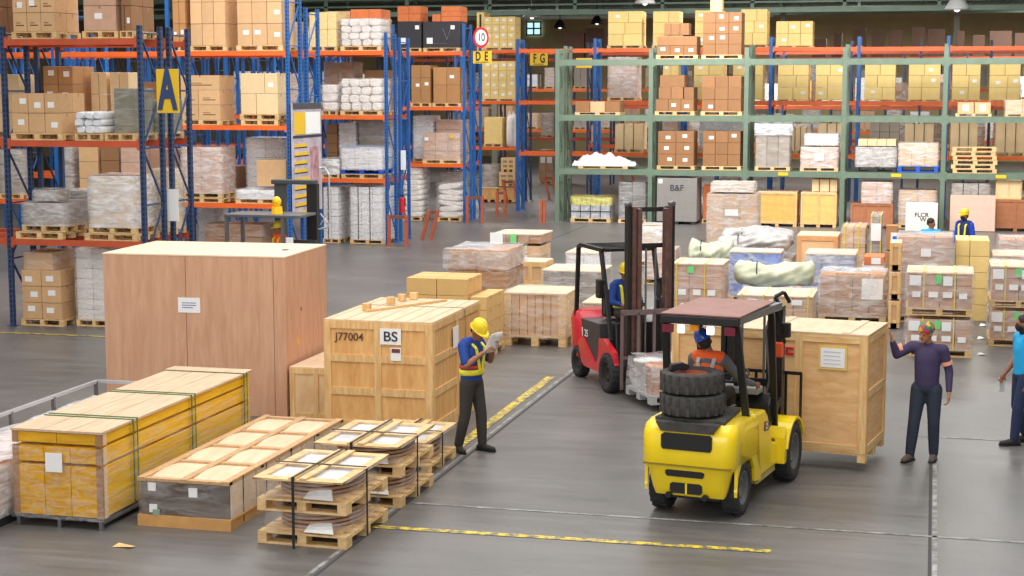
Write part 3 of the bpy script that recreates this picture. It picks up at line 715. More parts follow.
# --- D E rack
Y = 56.43; z = L4[2]
def black_box(x0, x1, yt, label, mk):
    X0, X1, Z1 = span(x0, x1, yt, Y, z); w = X1 - X0
    t = thing('black_carton', label, 'carton', ((X0 + X1) / 2, Y, z + .14)); H = Z1 - z - .14
    load_pallet(X0, X1, Y, .95, z, 'the ' + label.split(' on')[0])
    H -= .006; t.location.z += .005
    B().box(-w / 2, w / 2, 0, .95, 0, H).build('carton_body', BLACKC, t, bevel=.01, fix=False)
    if mk:
        B().bar((.05, -.004, H * .75), (.2, -.004, H * .3), .04, .006).bar((.35, -.004, H * .75), (.2, -.004, H * .3), .04, .006).bar((-.3, -.004, H * .15), (.2, -.004, H * .15), .05, .006).build('printed_mark', plain('print_grey', (150, 146, 150), .6), t, fix=False)
    B().box(-w * .4, -w * .4 + .22, -.006, -.001, H * .15, H * .38).build('label', LAB, t, fix=False)
    B().box(w * .25, w * .25 + .15, -.006, -.001, H * .7, H * .85).build('label', LAB, t, fix=False)
    return Z1 + .006
zz = black_box(423, 462, 21.5, 'large black carton with a printed V mark on the top beam', True)
zp = black_box(394, 421, 21.5, 'black carton beside the one with the V mark', False)
stack(393, 420, 6, Y, zp, [2, 2], 'the orange boxes over the plain black carton', ORANGEC, 'orange', pal=False, side=False)
stack(441, 470, 6, Y, zz, [1, 1, 1], 'the tall orange boxes over the V mark', ORANGEC, 'orange', pal=False, side=False)
stack(432, 440.5, 14, Y, zz, [1], 'the small box between orange stacks', ORANGEC, 'orange', pal=False, side=False)
stack(411, 430, 65, Y, L4[1], [2, 2, 2], 'the stack below the plain black carton', BROWN, 'brown', lab=.2)
stack(433, 462, 67, Y, L4[1], [[(0, .5), (.5, 1)], [(0, .5), (.5, 1)]], 'the stack below the V mark', BROWN, 'brown', lab=.4)
z = L4[0]
wrapped(423, 460, 133, Y, z, 'pink wrapped cartons with yellow stickers on the low beam', 3, 3, PINK, .95, F1, stickers=[(.78, .88, .14, .12, SGY), (.1, .8, .14, .12, LAB)])
wrapped(413, 433, 116, 57.7, z, 'white wrapped goods behind the pink wrapped cartons', 1, 4, WHITEC, .9, F2)
wrapped(436, 464, 120, 57.7, z, 'grey pink wrapped goods behind the yellow stickers', 1, 4, PINK, .9, F1)
bags(402, 421, 168, Y + .1, 0, 'tall stack of beige sacks on the aisle floor', 1, 9, 1.0, zt=1.85)
bags(437, 464, 186, Y + .1, 0, 'beige sack stack beside the orange guard', 1, 6, 1.0, zt=1.35)
wrapped(440, 465, 172, 57.7, 0, 'brown wrapped load behind the beige sacks', 1, 3, GREYC, .9, F1)
# --- F G rack
Y = 66.53
stack(484, 519, 16.5, Y, L5[2], [4, 4, 4, 4], 'the top yellow stack beside the speed sign', YEL, 'yellow', lab=1, ph=.1)
stack(482, 517, 61, Y, L5[1], [4, 4, 4, 4], 'the yellow stack below the D E sign', YEL, 'yellow', lab=1, ph=.1)
stack(476.5, 484, 12, 67.9, L5[2], [1, 1, 1], 'the narrow stack behind the speed sign', YEL, 'yellow', pal=False, side=False)
wrapped(484, 502, 117, Y, L5[0], 'yellow boxed load on the low beam by the aisle', 1, 1, YEL, .95, None)
def bigbag(x0, x1, yt, Y, z, label):
    X0, X1, Z1 = span(x0, x1, yt, Y, z); r = (X1 - X0) / 2; H = Z1 - z; t = thing('bulk_bag', label, 'bag', ((X0 + X1) / 2, Y + .5, z))
    b = B(); n = 20; prof = [(.75, 0), (.95, .06), (1, .3), (1, .6), (.96, .82), (.8, .95), (.35, 1)]; vs = []
    for (q, f) in prof:
        for k in range(n):
            a = 2 * PI * k / n; s = 1 / max(abs(math.cos(a)), abs(math.sin(a))) ** .7
            vs.append((r * q * s * math.cos(a) * random.uniform(.96, 1.02), .5 * q * s * math.sin(a), H * f))
    b.add(vs, [(j * n + k, j * n + (k + 1) % n, (j + 1) * n + (k + 1) % n, (j + 1) * n + k) for j in range(6) for k in range(n)], True).add(vs[-n:], [tuple(range(n))], True)
    b.build('bag_body', BAG, t)
    for s in (-1, 1): B().tube([(s * r * .6, -.3, H * .93), (s * r * .5, -.3, H * 1.1), (s * r * .2, -.3, H * .95)], .03, 6).build('lifting_loop', BAG, t, fix=False)
bigbag(505, 527, 114, Y, L5[0], 'white bulk bag on the low beam by the F G sign')
crate('open slatted wooden crate under the F G rack, lower one', *[v for v in span(499, 520, 190, Y, 0)[:2]], Y, .9, .68, 1.25, GREYC, PINE, nv=3, nsv=2)
crate('open slatted wooden crate under the F G rack, upper one', *[v for v in span(501, 521, 190, Y, 0)[:2]], Y, .9, 1.28, 1.85, GREYC, PINE, nv=3, nsv=2)
crate('low pine box under the F G rack at the aisle', *[v for v in span(499, 518, 190, Y, 0)[:2]], Y - .1, 1.0, .02, .6, PLY, PINE, battens=False)
crate('low pine box under the F G rack, further inside', *[v for v in span(481, 498, 190, Y, 0)[:2]], Y - .1, 1.0, .02, .6, PLY, PINE, battens=False)
X0, X1, _ = span(482, 497, 172, Y, 0)
t = thing('wrapped_drum', 'grey film wrapped drum on the low pine box', 'drum', ((X0 + X1) / 2, Y + .45, .62))
B().lathe([(.33, 0), (.36, .02), (.35, .1), (.36, .12), (.36, .9), (.33, .93), (.0, .93), (0, 0)], axis='z').build('drum_body', GREYC, t, fix=False); wrap_mesh(-.37, .37, -.37, .37, 0, .95, .02).build('stretch_wrap', F1, t, fix=False)
wrapped(539, 555, 155, 80.03, 0.0, 'brown cartons with white labels far down the aisle', 2, 3, BROWN, 1, F0, zt=1.7, stickers=[(.3, .7, .25, .3, LAB), (.8, .7, .25, .3, LAB)])
wrapped(541, 556, 117, 80.03, 2.306, 'pale wrapped cartons high above the far aisle', 2, 3, PINK, 1, F2, zt=3.5)
# --- yellow carton rack behind the green racks (Y=62)
Y = 62.03; zt_, zm_, zl_ = 6.246, 4.266, 2.306
R2_ = [[(0, .45), (.45, 1)], [(0, .5), (.5, 1)], [(0, .6), (.6, 1)]]
stack(608, 642, 11, Y, zt_, R2_, 'the yellow stack high over the pink wrapped load', YEL, 'yellow', ph=.1, side=False, lab=.2)
stack(653, 687, 11, Y, zt_, R2_, 'the yellow stack behind the two brown piles', YEL, 'yellow', ph=.1, side=False, lab=.2)
stack(695, 722, 10, Y, zt_, R2_, 'the yellow stack behind the tall brown pile', YEL, 'yellow', ph=.1, side=False, lab=.2)
stack(741, 768, 9, Y, zt_, R2_, 'the tall yellow stack past the brown pile', YEL, 'yellow', ph=.1, side=False, lab=.3)
stack(774, 813, 21, Y, zt_, [3, 3], 'the low yellow stack beside the orange top beam', YEL, 'yellow', ph=.05, side=False, lab=.3)
for a, b_, w_ in ((663, 682, 'the narrow mid stack behind brown cartons'), (694, 724, 'the wide mid stack behind brown cartons'), (733, 763, 'the mid stack behind the green post'), (778, 809, 'the first yellow stack past the green post'),
                  (816, 845, 'the second yellow stack past the green post'), (865, 896, 'the first yellow stack of the middle bay'), (909, 941, 'the second yellow stack of the middle bay'), (951, 981, 'the first yellow stack of the end bay'), (990, 1021, 'the last yellow stack at the frame edge')):
    v = random.choice([.42, .5, .58]); u = random.choice([.42, .5, .6])
    stack(a, b_, 63, Y, zm_, [[(0, v), (v, 1)], [(0, u), (u, 1)], 2], w_, YEL, 'yellow', ph=.06, side=False, lab=.25)
wrapped(608, 637, 57, Y, zm_, 'tall pink film wrapped load behind the green rack', 2, 5, PINK, .95, F2)
for a in ((615, 643, 124, 'square pine box load with straps behind the green rack', PALE), (790, 806, 127, 'pale load behind the grey column of cartons', PALE), (818, 846, 124, 'pale strapped box load beside the green post', PALE),
          (905, 934, 124, 'pale strapped box load above the blue pallet', PALE), (950, 978, 122, 'pale strapped box load behind the empty pallets', PALE), (996, 1026, 122, 'pale strapped box load at the frame edge', PALE)):
    wrapped(a[0], a[1], a[2], Y, zl_, a[3], 1, 1, a[4], .95, None, straps=[(STRK, (.33, .67))])
wrapped(870, 900, 122, Y, zl_, 'grey brown labelled cartons behind the white topped load', 3, 3, GREYC, .95, None)
wrapped(660, 690, 120, Y, zl_, 'grey pink load behind the labelled cartons', 1, 2, PINK, .95, F1)
wrapped(700, 745, 118, Y, zl_, 'silver wrapped load behind the nine brown cartons', 2, 3, WHITEC, .95, F2)
wrapped(580, 596, 125, 70.6, 2.306, 'small pink load far behind the green rack', 2, 2, PINK, .9, F1)
# cartons on top of the farthest racks, the dim light put into their brown
for i, (a, b_, y0) in enumerate(((563, 584, 33), (585, 604, 28), (690, 700, 30), (812, 826, 39), (834, 852, 33), (853, 866, 28), (872, 884, 31), (890, 908, 30), (912, 925, 27), (928, 945, 29), (957, 969, 31), (973, 985, 35), (990, 1012, 31), (1015, 1030, 33))):
    X0, X1, Z1 = span(a, b_, y0, 80.03, 6.2)
    tag(carton_obj('carton', plain('carton_brown_dimmed', (92, 66, 54), .8, vary=.2), X1 - X0, .9, Z1 - 6.2, ((X0 + X1) / 2, 80.5, 6.206)), 'dimmed brown carton on top of the farthest rack', 'carton', 'dimmed cartons on the farthest rack top')
# dim stock in the far racks: seen only as patches between the nearer loads
fg = 'dim wrapped loads seen between nearer pallets on the far racks'
def filler(Y, xs, zs, hmin, hmax):
    for x in xs:
        for z in zs:
            if random.random() < .15: continue
            w = random.uniform(.95, 1.05); h = random.uniform(hmin, hmax)
            wrapped(0, 0, 0, Y, z, 'dim wrapped pallet load on a far rack, half hidden by nearer stock', 2, 2, random.choice([PINK, GREYC, DBROWN, TAN, WHITEC]), .9, random.choice([None, F1, F2]), X=(*keep_clear(x - w / 2, x + w / 2, Y), z + h), group=fg)
filler(70.53, [4.3 - 1.4 * k for k in range(12)], [2.306, 4.006], .8, 1.2)
filler(80.03, [5.6 - 1.4 * k for k in range(14)], [2.306, 4.206], .8, 1.3)
filler(92.03, [6.5 - 1.45 * k for k in range(24)], [2.406, 4.706], .8, 1.4)
filler(67.93, [-22.5 - 1.4 * k for k in range(6)], [4.206, 6.306], .8, 1.3)
filler(48.83, [-22 - 1.35 * k for k in range(4)], [3.932], .7, 1.3)
filler(57.73, [-19.3 - 1.35 * k for k in range(4)], [4.092, 6.032], .8, 1.3)
filler(41.33, [-20.4, -21.7], [3.792, 1.752], .9, 1.4)

# --- long green rack (Y=57.2)
Y = 57.23; zt_, zm_, zl_ = GL3[2] + .006, GL3[1] + .006, GL3[0] + .006
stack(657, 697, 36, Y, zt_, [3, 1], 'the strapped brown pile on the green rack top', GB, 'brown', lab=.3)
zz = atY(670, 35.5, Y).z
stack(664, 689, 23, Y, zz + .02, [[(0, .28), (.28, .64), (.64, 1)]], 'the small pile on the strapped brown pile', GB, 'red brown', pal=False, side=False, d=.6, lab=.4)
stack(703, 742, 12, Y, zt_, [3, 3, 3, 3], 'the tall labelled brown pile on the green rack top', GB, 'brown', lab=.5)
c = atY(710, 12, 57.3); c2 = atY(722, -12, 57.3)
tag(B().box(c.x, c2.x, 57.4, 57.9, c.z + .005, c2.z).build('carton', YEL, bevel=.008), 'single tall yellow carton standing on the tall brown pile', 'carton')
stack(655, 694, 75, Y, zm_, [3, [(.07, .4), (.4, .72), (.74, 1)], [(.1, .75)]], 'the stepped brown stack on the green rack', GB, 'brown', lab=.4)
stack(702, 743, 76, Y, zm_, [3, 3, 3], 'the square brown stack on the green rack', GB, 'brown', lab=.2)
X0, X1, _ = span(575, 620, 99, Y, zm_)
for k in range(3):
    w = (X1 - X0) / 3
    tag(carton_obj('carton', (GB, TAN, GB)[k], w - .02, .9, .36, (X0 + w * (k + .5), Y + .47, zm_ + .105)), 'flat carton in the low row on the first green bay, %s' % ('end by the green post', 'middle one with white paper', 'end by the white sheet')[k], 'carton', 'flat cartons on the green rack')
load_pallet(X0, X1, Y, .95, zm_, 'the low row of flat cartons', .1)
for a, b_, w_ in ((958, 974, 'first'), (975, 991, 'second')):
    X0, X1, Z1 = span(a, b_, 101, Y, zm_)
    tag(carton_obj('carton', TAN, X1 - X0, .8, .36, ((X0 + X1) / 2, Y + .45, zm_ + .105), label=(0, .5, .2, .2)), 'small labelled tan carton, %s of the pair on the green end bay' % w_, 'carton')
load_pallet(*span(956, 992, 101, Y, zm_)[:2], Y, .95, zm_, 'the pair of small labelled cartons', .1)
wrapped(1006, 1040, 100, Y, zm_, 'small wrapped tan carton cut by the frame edge on the green rack', 2, 1, TAN, .9, F1, ph=.1)
# white sack heap
X0, X1, _ = span(572, 634, 150, Y, zl_)
t = thing('sack_heap', 'heap of white plastic sheeting and sacks on the green rack', 'sack', ((X0 + X1) / 2, Y, zl_)); w = X1 - X0
pallet_mesh(B(), -w * .4, w * .4, 0, .95, 0, .1).build('pallet', PALW, t, fix=False)
b = B(); nx, ny = 22, 8
vs = [(-w / 2 + w * i / nx, .95 * j / ny, .1 + (.5 * (math.sin(PI * min(1, max(0, i / nx))) ** .6) * (1 - .45 * i / nx) * math.sin(PI * (j + .6) / (ny + 1.2)) ** .5) + .07 * math.sin(i * 1.3 + j) + random.uniform(-.05, .05)) for j in range(ny + 1) for i in range(nx + 1)]
vs = [(v[0], v[1], max(.1, v[2])) for v in vs]
b.add(vs, [(j * (nx + 1) + i, j * (nx + 1) + i + 1, (j + 1) * (nx + 1) + i + 1, (j + 1) * (nx + 1) + i) for j in range(ny) for i in range(nx)], True)
b.add([vs[i] for i in range(nx + 1)] + [(vs[i][0], 0, .1) for i in range(nx + 1)], [(i, i + 1, nx + 2 + i, nx + 1 + i) for i in range(nx)], True)
b.build('sheeting', WHITEC, t)
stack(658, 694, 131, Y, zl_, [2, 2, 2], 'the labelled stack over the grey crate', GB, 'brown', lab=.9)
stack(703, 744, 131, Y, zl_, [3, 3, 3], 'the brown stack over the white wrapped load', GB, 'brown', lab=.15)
wrapped(756, 790, 125, Y, zl_, 'tall grey brown carton column under white film top', 3, 1, GREYC, .95, F0, top=LAB)
X0, X1, Z1 = span(756, 790, 125, Y, zl_)
wrap_mesh(X0 - .03, X1 + .04, Y - .04, Y + 1, Z1 - .35, Z1 + .05, .05, rough=.04).build('film_cover', F3, bpy.data.objects[[o.name for o in bpy.data.objects if o.get('label', '').startswith('tall grey brown carton column')][0]], (-(X0 + X1) / 2, -Y, -zl_), fix=False)
wrapped(801, 842, 147, Y, zl_, 'labelled wrapped cartons with white film bundle on top', 4, 2, PINK, .95, F2, stickers=[(.5, .6, .3, .25, LAB)])
wrapped(805, 840, 134, Y + .1, atY(810, 147, Y).z + .06, 'white film bundle lying on the labelled cartons', 1, 1, WHITEC, .8, F3, None)
wrapped(856, 896, 147, Y, zl_, 'wrapped grey cartons on a black plastic pallet', 3, 1, GREYC, .95, F2, PALK, ph=.2)
X0, X1, Z1 = span(858, 896, 140.5, Y, zl_)
zz = atY(870, 147, Y).z
for k in range(4):
    w = (X1 - X0) / 4
    tag(carton_obj('carton', PALE, w - .015, .8, Z1 - zz, (X0 + w * (k + .5), Y + .5, zz + .04)), 'cream carton, %s of the row over the black pallet load' % COLN[4][k], 'carton', 'cream cartons over the black pallet load')
wrapped(899, 940, 143, Y, zl_, 'film wrapped cartons on a bright blue pallet', 3, 2, TAN, .95, F2, PALB, ph=.24)
# stack of empty pallets
X0, X1, _ = span(953, 997, 140, Y, zl_)
for k in range(6):
    o = pallet_mesh(B(), 0, X1 - X0, 0, .95, 0, .14).build('pallet', PALW, None, (X0 + random.uniform(-.05, .05), Y + random.uniform(0, .04), zl_ + k * .145), fix=False)
    tag(o, 'empty wooden pallet, %s in the pile on the green end bay' % ('lowest', 'second up', 'third up', 'fourth up', 'fifth up', 'topmost')[k], 'pallet', 'empty pallets piled on the green rack')
# floor level of the green rack
X0, X1, Z1 = span(570, 610, 196, Y, 0)
t = thing('bottle_crate_load', 'strapped pallet of clear bottles and yellow film on the floor', 'pallet load', ((X0 + X1) / 2, Y + .1, 0)); w = X1 - X0
pallet_mesh(B(), -w / 2, w / 2, 0, 1, 0, .15).build('pallet', PALW, t, fix=False)
B().box(-w / 2 + .02, w / 2 - .02, .02, .98, .15, .62).build('crate_row', plain('crate_silver', (176, 178, 184), .4, noise=.3, nscale=9), t, fix=False)
b = B()
for i in range(8):
    for j in range(4):
        b.cyl((-w / 2 + .1 + i * (w - .2) / 7, .12 + j * .25, .62), (-w / 2 + .1 + i * (w - .2) / 7, .12 + j * .25, .86), .06, 8)
b.build('bottle_layer', plain('bottle_pale', (206, 196, 160), .3, noise=.3), t, fix=False)
b = B()
for k in range(5): b.box(-w / 2 + k * w / 4 - .01, -w / 2 + k * w / 4 + .01, -.02, -.01, .15, .64)
b.box(-w / 2, w / 2, -.02, -.01, .38, .41); b.build('strap', STRK, t, fix=False)
wrap_mesh(-w / 2, w / 2, 0, 1, .6, .92, .02).build('stretch_wrap', film('film_yellow', .2, .7, (232, 226, 120)), t, fix=False)
wrapped(619, 650, 182, Y + .2, 0, 'dark grey wrapped cartons in the first green bay', 2, 2, plain('carton_darkgrey', (118, 112, 108), .7, vary=.05, noise=.15), 1, F1)
def grey_crate():
    X0, X1, Z1 = span(657, 697, 178, Y, 0); w = X1 - X0
    t = thing('grey_crate', 'large smooth grey crate marked B&F on the floor', 'crate', ((X0 + X1) / 2, Y, 0))
    B().box(-w / 2, w / 2, 0, 1.2, .1, Z1).build('crate_body', GREYCR, t, bevel=.01, fix=False); b = B()
    for s in (-1, 0, 1): b.box(s * w * .42 - .06, s * w * .42 + .06, 0, 1.2, 0, .1)
    b.build('skid', PALK, t, fix=False)
    text('B&F', 'marking', INK, t, (.0, -.006, Z1 * .78), FRONT, .3, .002)
    B().box(-w * .46, -w * .36, -.008, -.001, Z1 * .88, Z1 * .97).build('label', LAB, t, fix=False)
grey_crate()
wrapped(703, 716, 185, 58.0, 0, 'orange brown carton beside the grey crate', 1, 2, ORANGEC, .8, None)
wrapped(721, 738, 178, 58.65, 0, 'white film bundle behind the tall white wrapped load', 1, 2, WHITEC, .8, F3)
crate('ochre plywood crate on the floor, first under the yellow plate', *span(758, 797, 192, Y, 0)[:2], Y, 1.1, 0, atY(770, 192, Y).z, plain('crate_ochre', (222, 172, 92), .7, noise=.12), PINE, bw=.07, nv=2, nh=0)
crate('ochre plywood crate on the floor, under the small pale box', *span(801, 842, 192, Y, 0)[:2], Y, 1.1, 0, atY(770, 192, Y).z, plain('crate_ochre2', (226, 184, 108), .7, noise=.1), PINE, bw=.06, nv=3, nh=0)
wrapped(812, 840, 179, Y + .2, atY(770, 192, Y).z + .03, 'small pale strapped box on the ochre crate', 1, 1, PALE, .8, None, None, straps=[(STRK, (.3, .7))])
crate('wide red brown crate on the floor of the middle green bay', *span(851, 893, 204, Y, 0)[:2], Y, 1.1, 0, atY(870, 204, Y).z, REDC, REDC, REDC, nv=4, nh=0, bw=.05)
wrapped(862, 892, 182, Y, atY(870, 204, Y).z + .02, 'film wrapped cartons on the red brown crate', 2, 3, PINK, .95, F2, None)
wrapped(899, 940, 190, Y + .3, 0, 'wrapped cartons behind the white lettered crate', 2, 3, TAN, .9, F2)
X0, X1, Z1 = span(906, 938, 204, 56, 0); w = X1 - X0
t = thing('white_crate', 'white crate with small dark lettering in front of the green rack', 'crate', ((X0 + X1) / 2, 55.9, 0))
B().box(-w / 2, w / 2, 0, .9, .06, Z1).build('crate_body', plain('crate_white', (232, 226, 216), .7), t, bevel=.01, fix=False); B().box(-w / 2 + .05, w / 2 - .05, .05, .85, 0, .06).build('skid', PALK, t, fix=False)
text('FLCR', 'marking', INK, t, (0, -.008, Z1 * .62), FRONT, .2); text('W', 'marking', INK, t, (0.05, -.008, Z1 * .46), FRONT, .2)
wrapped(952, 990, 183, Y + .1, 0, 'grey lidded wrapped load on the floor of the end bay', 2, 2, GREYC, .95, F1, straps=[(STRK, (.3, .7))])
o = B().box(0, 1.45, 0, .05, 0, 1.2).build('board_sheet', plain('board_pink', (206, 176, 158), .7, noise=.05), None, (atY(950, 212, 56.9).x, 56.75, 0.02)); o.rotation_euler.x = -.12
tag(o, 'pinkish board leaning against the grey lidded load', 'board')
crate('red brown crate in the end bay under the pale box', *span(993, 1040, 200, Y, 0)[:2], Y, 1.1, 0, atY(1000, 200, Y).z, REDC, REDC, REDC, nv=3, nh=0, bw=.05)
crate('pale pink box crate on the red brown crate', *span(996, 1022, 181, Y, 0)[:2], Y + .1, .9, atY(1000, 200, Y).z + .02, atY(1000, 181, Y).z, PALE, PINE, skid=0, nv=3, nh=0, bw=.05)
wrapped(707, 757, 196, 50.9, 0, 'tall white film wrapped carton load standing alone in the open', 3, 4, TAN, 1.2, F2, None, stickers=[(.5, .62, .4, .2, LAB), (.5, .18, .4, .2, LAB)], zt=1.5)
wrapped(711, 753, 183, 51.0, 1.55, 'narrower film wrapped top tier on the tall white load', 1, 1, PALE, 1.0, F3, None)

# ================================================================== FLOOR LOADS IN THE MIDDLE
def gw(x0, x1, yt, yb, label, **k):
    """load standing on the floor: pixel corners of its front face"""
    Yv = atG((x0 + x1) / 2, yb).y
    return wrapped(x0, x1, yt, Yv, 0, label, **k)
# load 1: slatted box under film
Yv = atG(530, 346).y; X0, X1, Z1 = span(504, 566, 293, Yv, 0); w = X1 - X0
t = thing('slatted_box_load', 'film wrapped box of upright boards on a block pallet near the red truck', 'pallet load', ((X0 + X1) / 2, Yv, 0))
b = B(); b.box(-w / 2, w / 2, 0, 1.15, .16, .2)
for k in range(3):
    x = -w / 2 + k * (w - .14) / 2
    for y in (0, .5, 1.0): b.box(x, x + .14, y, y + .15, 0, .16)
b.build('pallet', PALW, t, fix=False)
for k in range(6):
    x = -w / 2 + .14 + k * (w - .28) / 6
    B().box(x + .006, x + (w - .28) / 6 - .006, .02, 1.13, .2, Z1 - .03).build('carton', TAN, t, bevel=.004, fix=False)
for s in (-1, 1): B().box(s * (w / 2 - .07) - .07, s * (w / 2 - .07) + .07, -.01, 1.16, .2, Z1 - .03).build('end_board', PALW, t, fix=False)
B().box(-w / 2 - .01, w / 2 + .01, -.02, 1.17, Z1 - .03, Z1).build('lid_board', PLYT, t, fix=False)
wrap_mesh(-w / 2 - .02, w / 2 + .02, -.02, 1.17, .14, Z1 + .01, .02).build('stretch_wrap', F1, t, fix=False)
# load 2: strapped brown cartons (behind the BS crate)
def free_cartons(X0, X1, Y0, d, z0, rows, h, where, mat, adj, nd=2, **k):
    z = z0; n = len(rows)
    for i, m in enumerate(rows):
        for q in range(m):
            for j in range(nd):
                w = (X1 - X0) / m; dd = d / nd
                o = carton_obj('carton', mat, w - .012, dd - .012, h - .006, (X0 + w * (q + .5), Y0 + dd * (j + .5), z), **k)
                tag(o, '%s carton, %s %s of %s' % (adj, ('front', 'rear', 'third')[j], ' '.join(u for u in (ROWN[n][i], COLN[m][q]) if u), where), 'carton', 'cartons of ' + where)
        z += h
    return z
YB = 28.6; a = atY(432, 300, YB); c = atY(482, 300, YB)
a_ = atY(405, 282, 27.6).x; zc = atY(440, 312, 27.7).z
X1 = atY(468, 290, 27.7).x
tz = free_cartons(a_ - .0, X1, 27.7, 1.25, .14, [2, 2, 2], (atY(440, 313, 27.7).z - .14) / 3, 'the brown block behind the crate marked BS', OCH, 'ochre')
t2 = free_cartons(a_ - .02, X1 - .02, 27.72, 1.0, tz + .01, [2, 2], (atY(440, 279, 27.7).z - tz) / 2, 'the upper block behind the BS crate', OCH, 'ochre strapped')
load_pallet(a_, X1 + .35, 27.7, 1.25, 0, 'the ochre cartons behind the crate marked BS')
free_cartons(X1 + .02, X1 + .33, 27.75, 1.2, .14, [1, 1, 1, 1], (atY(475, 297, 27.7).z - .14) / 4, 'the narrow column beside the ochre block', OCH, 'ochre')
# load 3
Yv = 30.4; X0 = atY(447, 256, Yv).x; X1 = atY(505, 256, Yv).x
wrapped(0, 0, 0, Yv, 0, 'tall film wrapped brown cartons on a blue pallet', cols=2, rows=4, mat=BROWN, d=1.5, fm=F1, pal=PALB, X=(X0, X1, atY(480, 252, Yv).z), nd=2, taper=.0, rough=.03)
_t = bpy.data.objects[[o.name for o in bpy.data.objects if o.get('label', '').startswith('tall film wrapped brown cartons on a blue')][0]]
_w = X1 - X0; _h = atY(480, 252, 30.4).z; wrap_mesh(-_w / 2 - .06, _w / 2 + .05, -.05, 1.56, _h - .32, _h + .02, .03, rough=.03).build('film_cover', F2, _t, fix=False)
# load 4
Yv = 36.5
wrapped(495, 540, 246, Yv, 0, 'wrapped cartons with white sheet and yellow strap', cols=3, rows=4, mat=TAN, d=1.1, fm=F1, straps=[(STRY, (.7,))], stickers=[(.4, .72, .7, .22, LAB), (-.0, .9, .25, .25, LAB)], zt=1.15)
wrapped(494, 541, 234, Yv + .02, 1.21, 'shallow wrapped tier with a green sticker on the white sheeted load', cols=4, rows=1, mat=BROWN, d=1.1, fm=F1, pal=None, stickers=[(.42, .5, .14, .2, GRNL), (.06, .5, .3, .26, LAB)], top=PLYT)
crate('open pine frame crate between wrapped loads', *span(515, 545, 262, 34.6, 0)[:2], 34.6, .8, 0, atY(530, 262, 34.6).z, TAN, PINE, nv=3, nh=1)
# load 5, 6, 7
wrapped(543, 600, 271, 32.3, 0, 'wood topped grey wrapped load left of the red truck', cols=3, rows=3, mat=GREYC, d=1.2, fm=F2, top=PLYT)
wrapped(566, 601, 253, 37.5, 0, 'cloth topped low load beyond the red truck', cols=2, rows=2, mat=WHITEC, d=1.2, fm=F2, top=PLYT)
wrapped(583, 606, 303, 28.6, 0, 'tan wrapped load directly behind the red truck', cols=2, rows=3, mat=TAN, d=1.2, fm=F1, top=PLYT)
wrapped(640, 668, 226, 43.5, 0, 'pale covered load between the tall masts', cols=1, rows=2, mat=PALE, d=1.0, fm=F3)
wrapped(645, 674, 250, 39.5, 0, 'pale wrapped low load behind the tall mast', cols=1, rows=2, mat=PINK, d=1.0, fm=F2)
# load 8
wrapped(673, 722, 264, 33.5, 0, 'wood lidded pink cartons with a green sticker right of the tall mast', cols=3, rows=4, mat=PINK, d=1.1, fm=F1, top=PLYT, straps=[(STRY, (.08, .66))], stickers=[(.37, .9, .14, .14, GRNL), (.2, .5, .16, .12, LAB), (.5, .5, .16, .12, LAB), (.8, .5, .16, .12, LAB), (.25, .25, .16, .12, LAB), (.8, .22, .16, .12, LAB)], nd=2)
# tarpaulin rolls
def roll(x0, x1, yc, Yv, r, label, mat, z=None, folds=5, name='tarpaulin_roll'):
    a = atY(x0, yc, Yv); c = atY(x1, yc, Yv); zc = (a.z + c.z) / 2 if z is None else z
    t = thing(name, label, 'tarpaulin', ((a.x + c.x) / 2, Yv, zc)); w = c.x - a.x; b = B(); n, m = 30, 44; vs = []
    ph = [random.uniform(0, 6) for _ in range(4)]
    for i in range(m + 1):
        f = i / m; env = min(1, 14 * f + .45) * min(1, 14 * (1 - f) + .45)
        for k in range(n):
            q = 2 * PI * k / n
            rr = r * env ** .5 * (1 + .07 * math.sin(folds * q + 7 * f + ph[0]) + .07 * math.sin(3 * q - 13 * f + ph[1]) + .03 * math.sin(17 * f + ph[2]) + .06 * math.sin(9 * q + 23 * f + ph[3]) + .03 * math.sin(5 * q + 41 * f))
            vs.append((-w / 2 + w * f, rr * 1.25 * math.cos(q), rr * .8 * math.sin(q) + .05 * math.sin(5 * f + ph[0])))
    b.add(vs, [(i * n + k, i * n + (k + 1) % n, (i + 1) * n + (k + 1) % n, (i + 1) * n + k) for i in range(m) for k in range(n)], True)
    b.add(vs[:n], [tuple(range(n))]).add(vs[-n:], [tuple(range(n - 1, -1, -1))]); b.build('rolled_sheet', mat, t)
    B().tube([(-w / 2 + w * .3 - .01 * k, -r * 1.22 * math.cos(k * .5), r * .84 * math.sin(k * .5)) for k in range(7)], .012, 6).build('tie_cord', STRK, t, fix=False)
    return zc
roll(735, 814, 273.5, 34.9, .3, 'pale green tarpaulin roll lying over the blue goods', TARP)
wrapped(737, 813, 294, 34.2, 0, 'blue wrapped base load under the tarpaulin roll', cols=3, rows=2, mat=plain('carton_bluewhite', (150, 168, 206), .6, noise=.25, nscale=4), d=1.3, fm=F2)
roll(690, 733, 252, 38.0, .32, 'pale green tarpaulin roll behind the wood lidded load', TARP)
wrapped(690, 728, 271, 37.45, 0, 'grey base load under the farther tarpaulin roll', cols=2, rows=2, mat=GREYC, d=1.2, fm=F2)
wrapped(730, 780, 252, 36.6, 0, 'wood lidded load of blue packs', cols=3, rows=3, mat=plain('pack_blue', (84, 120, 196), .5, vary=.25, noise=.3), d=.8, fm=F2, top=PLYT)
for k, (ya, xa, xb) in enumerate(((243, 718, 790), (236, 722, 794))):
    roll(xa, xb, ya, 40.3 + k * .76, .24, ('lower grey plastic sheet roll behind the blue packs', 'upper grey plastic sheet roll behind the blue packs')[k], plain('sheet_grey', (176, 172, 170), .4, noise=.2), folds=8, name='plastic_sheet_roll')
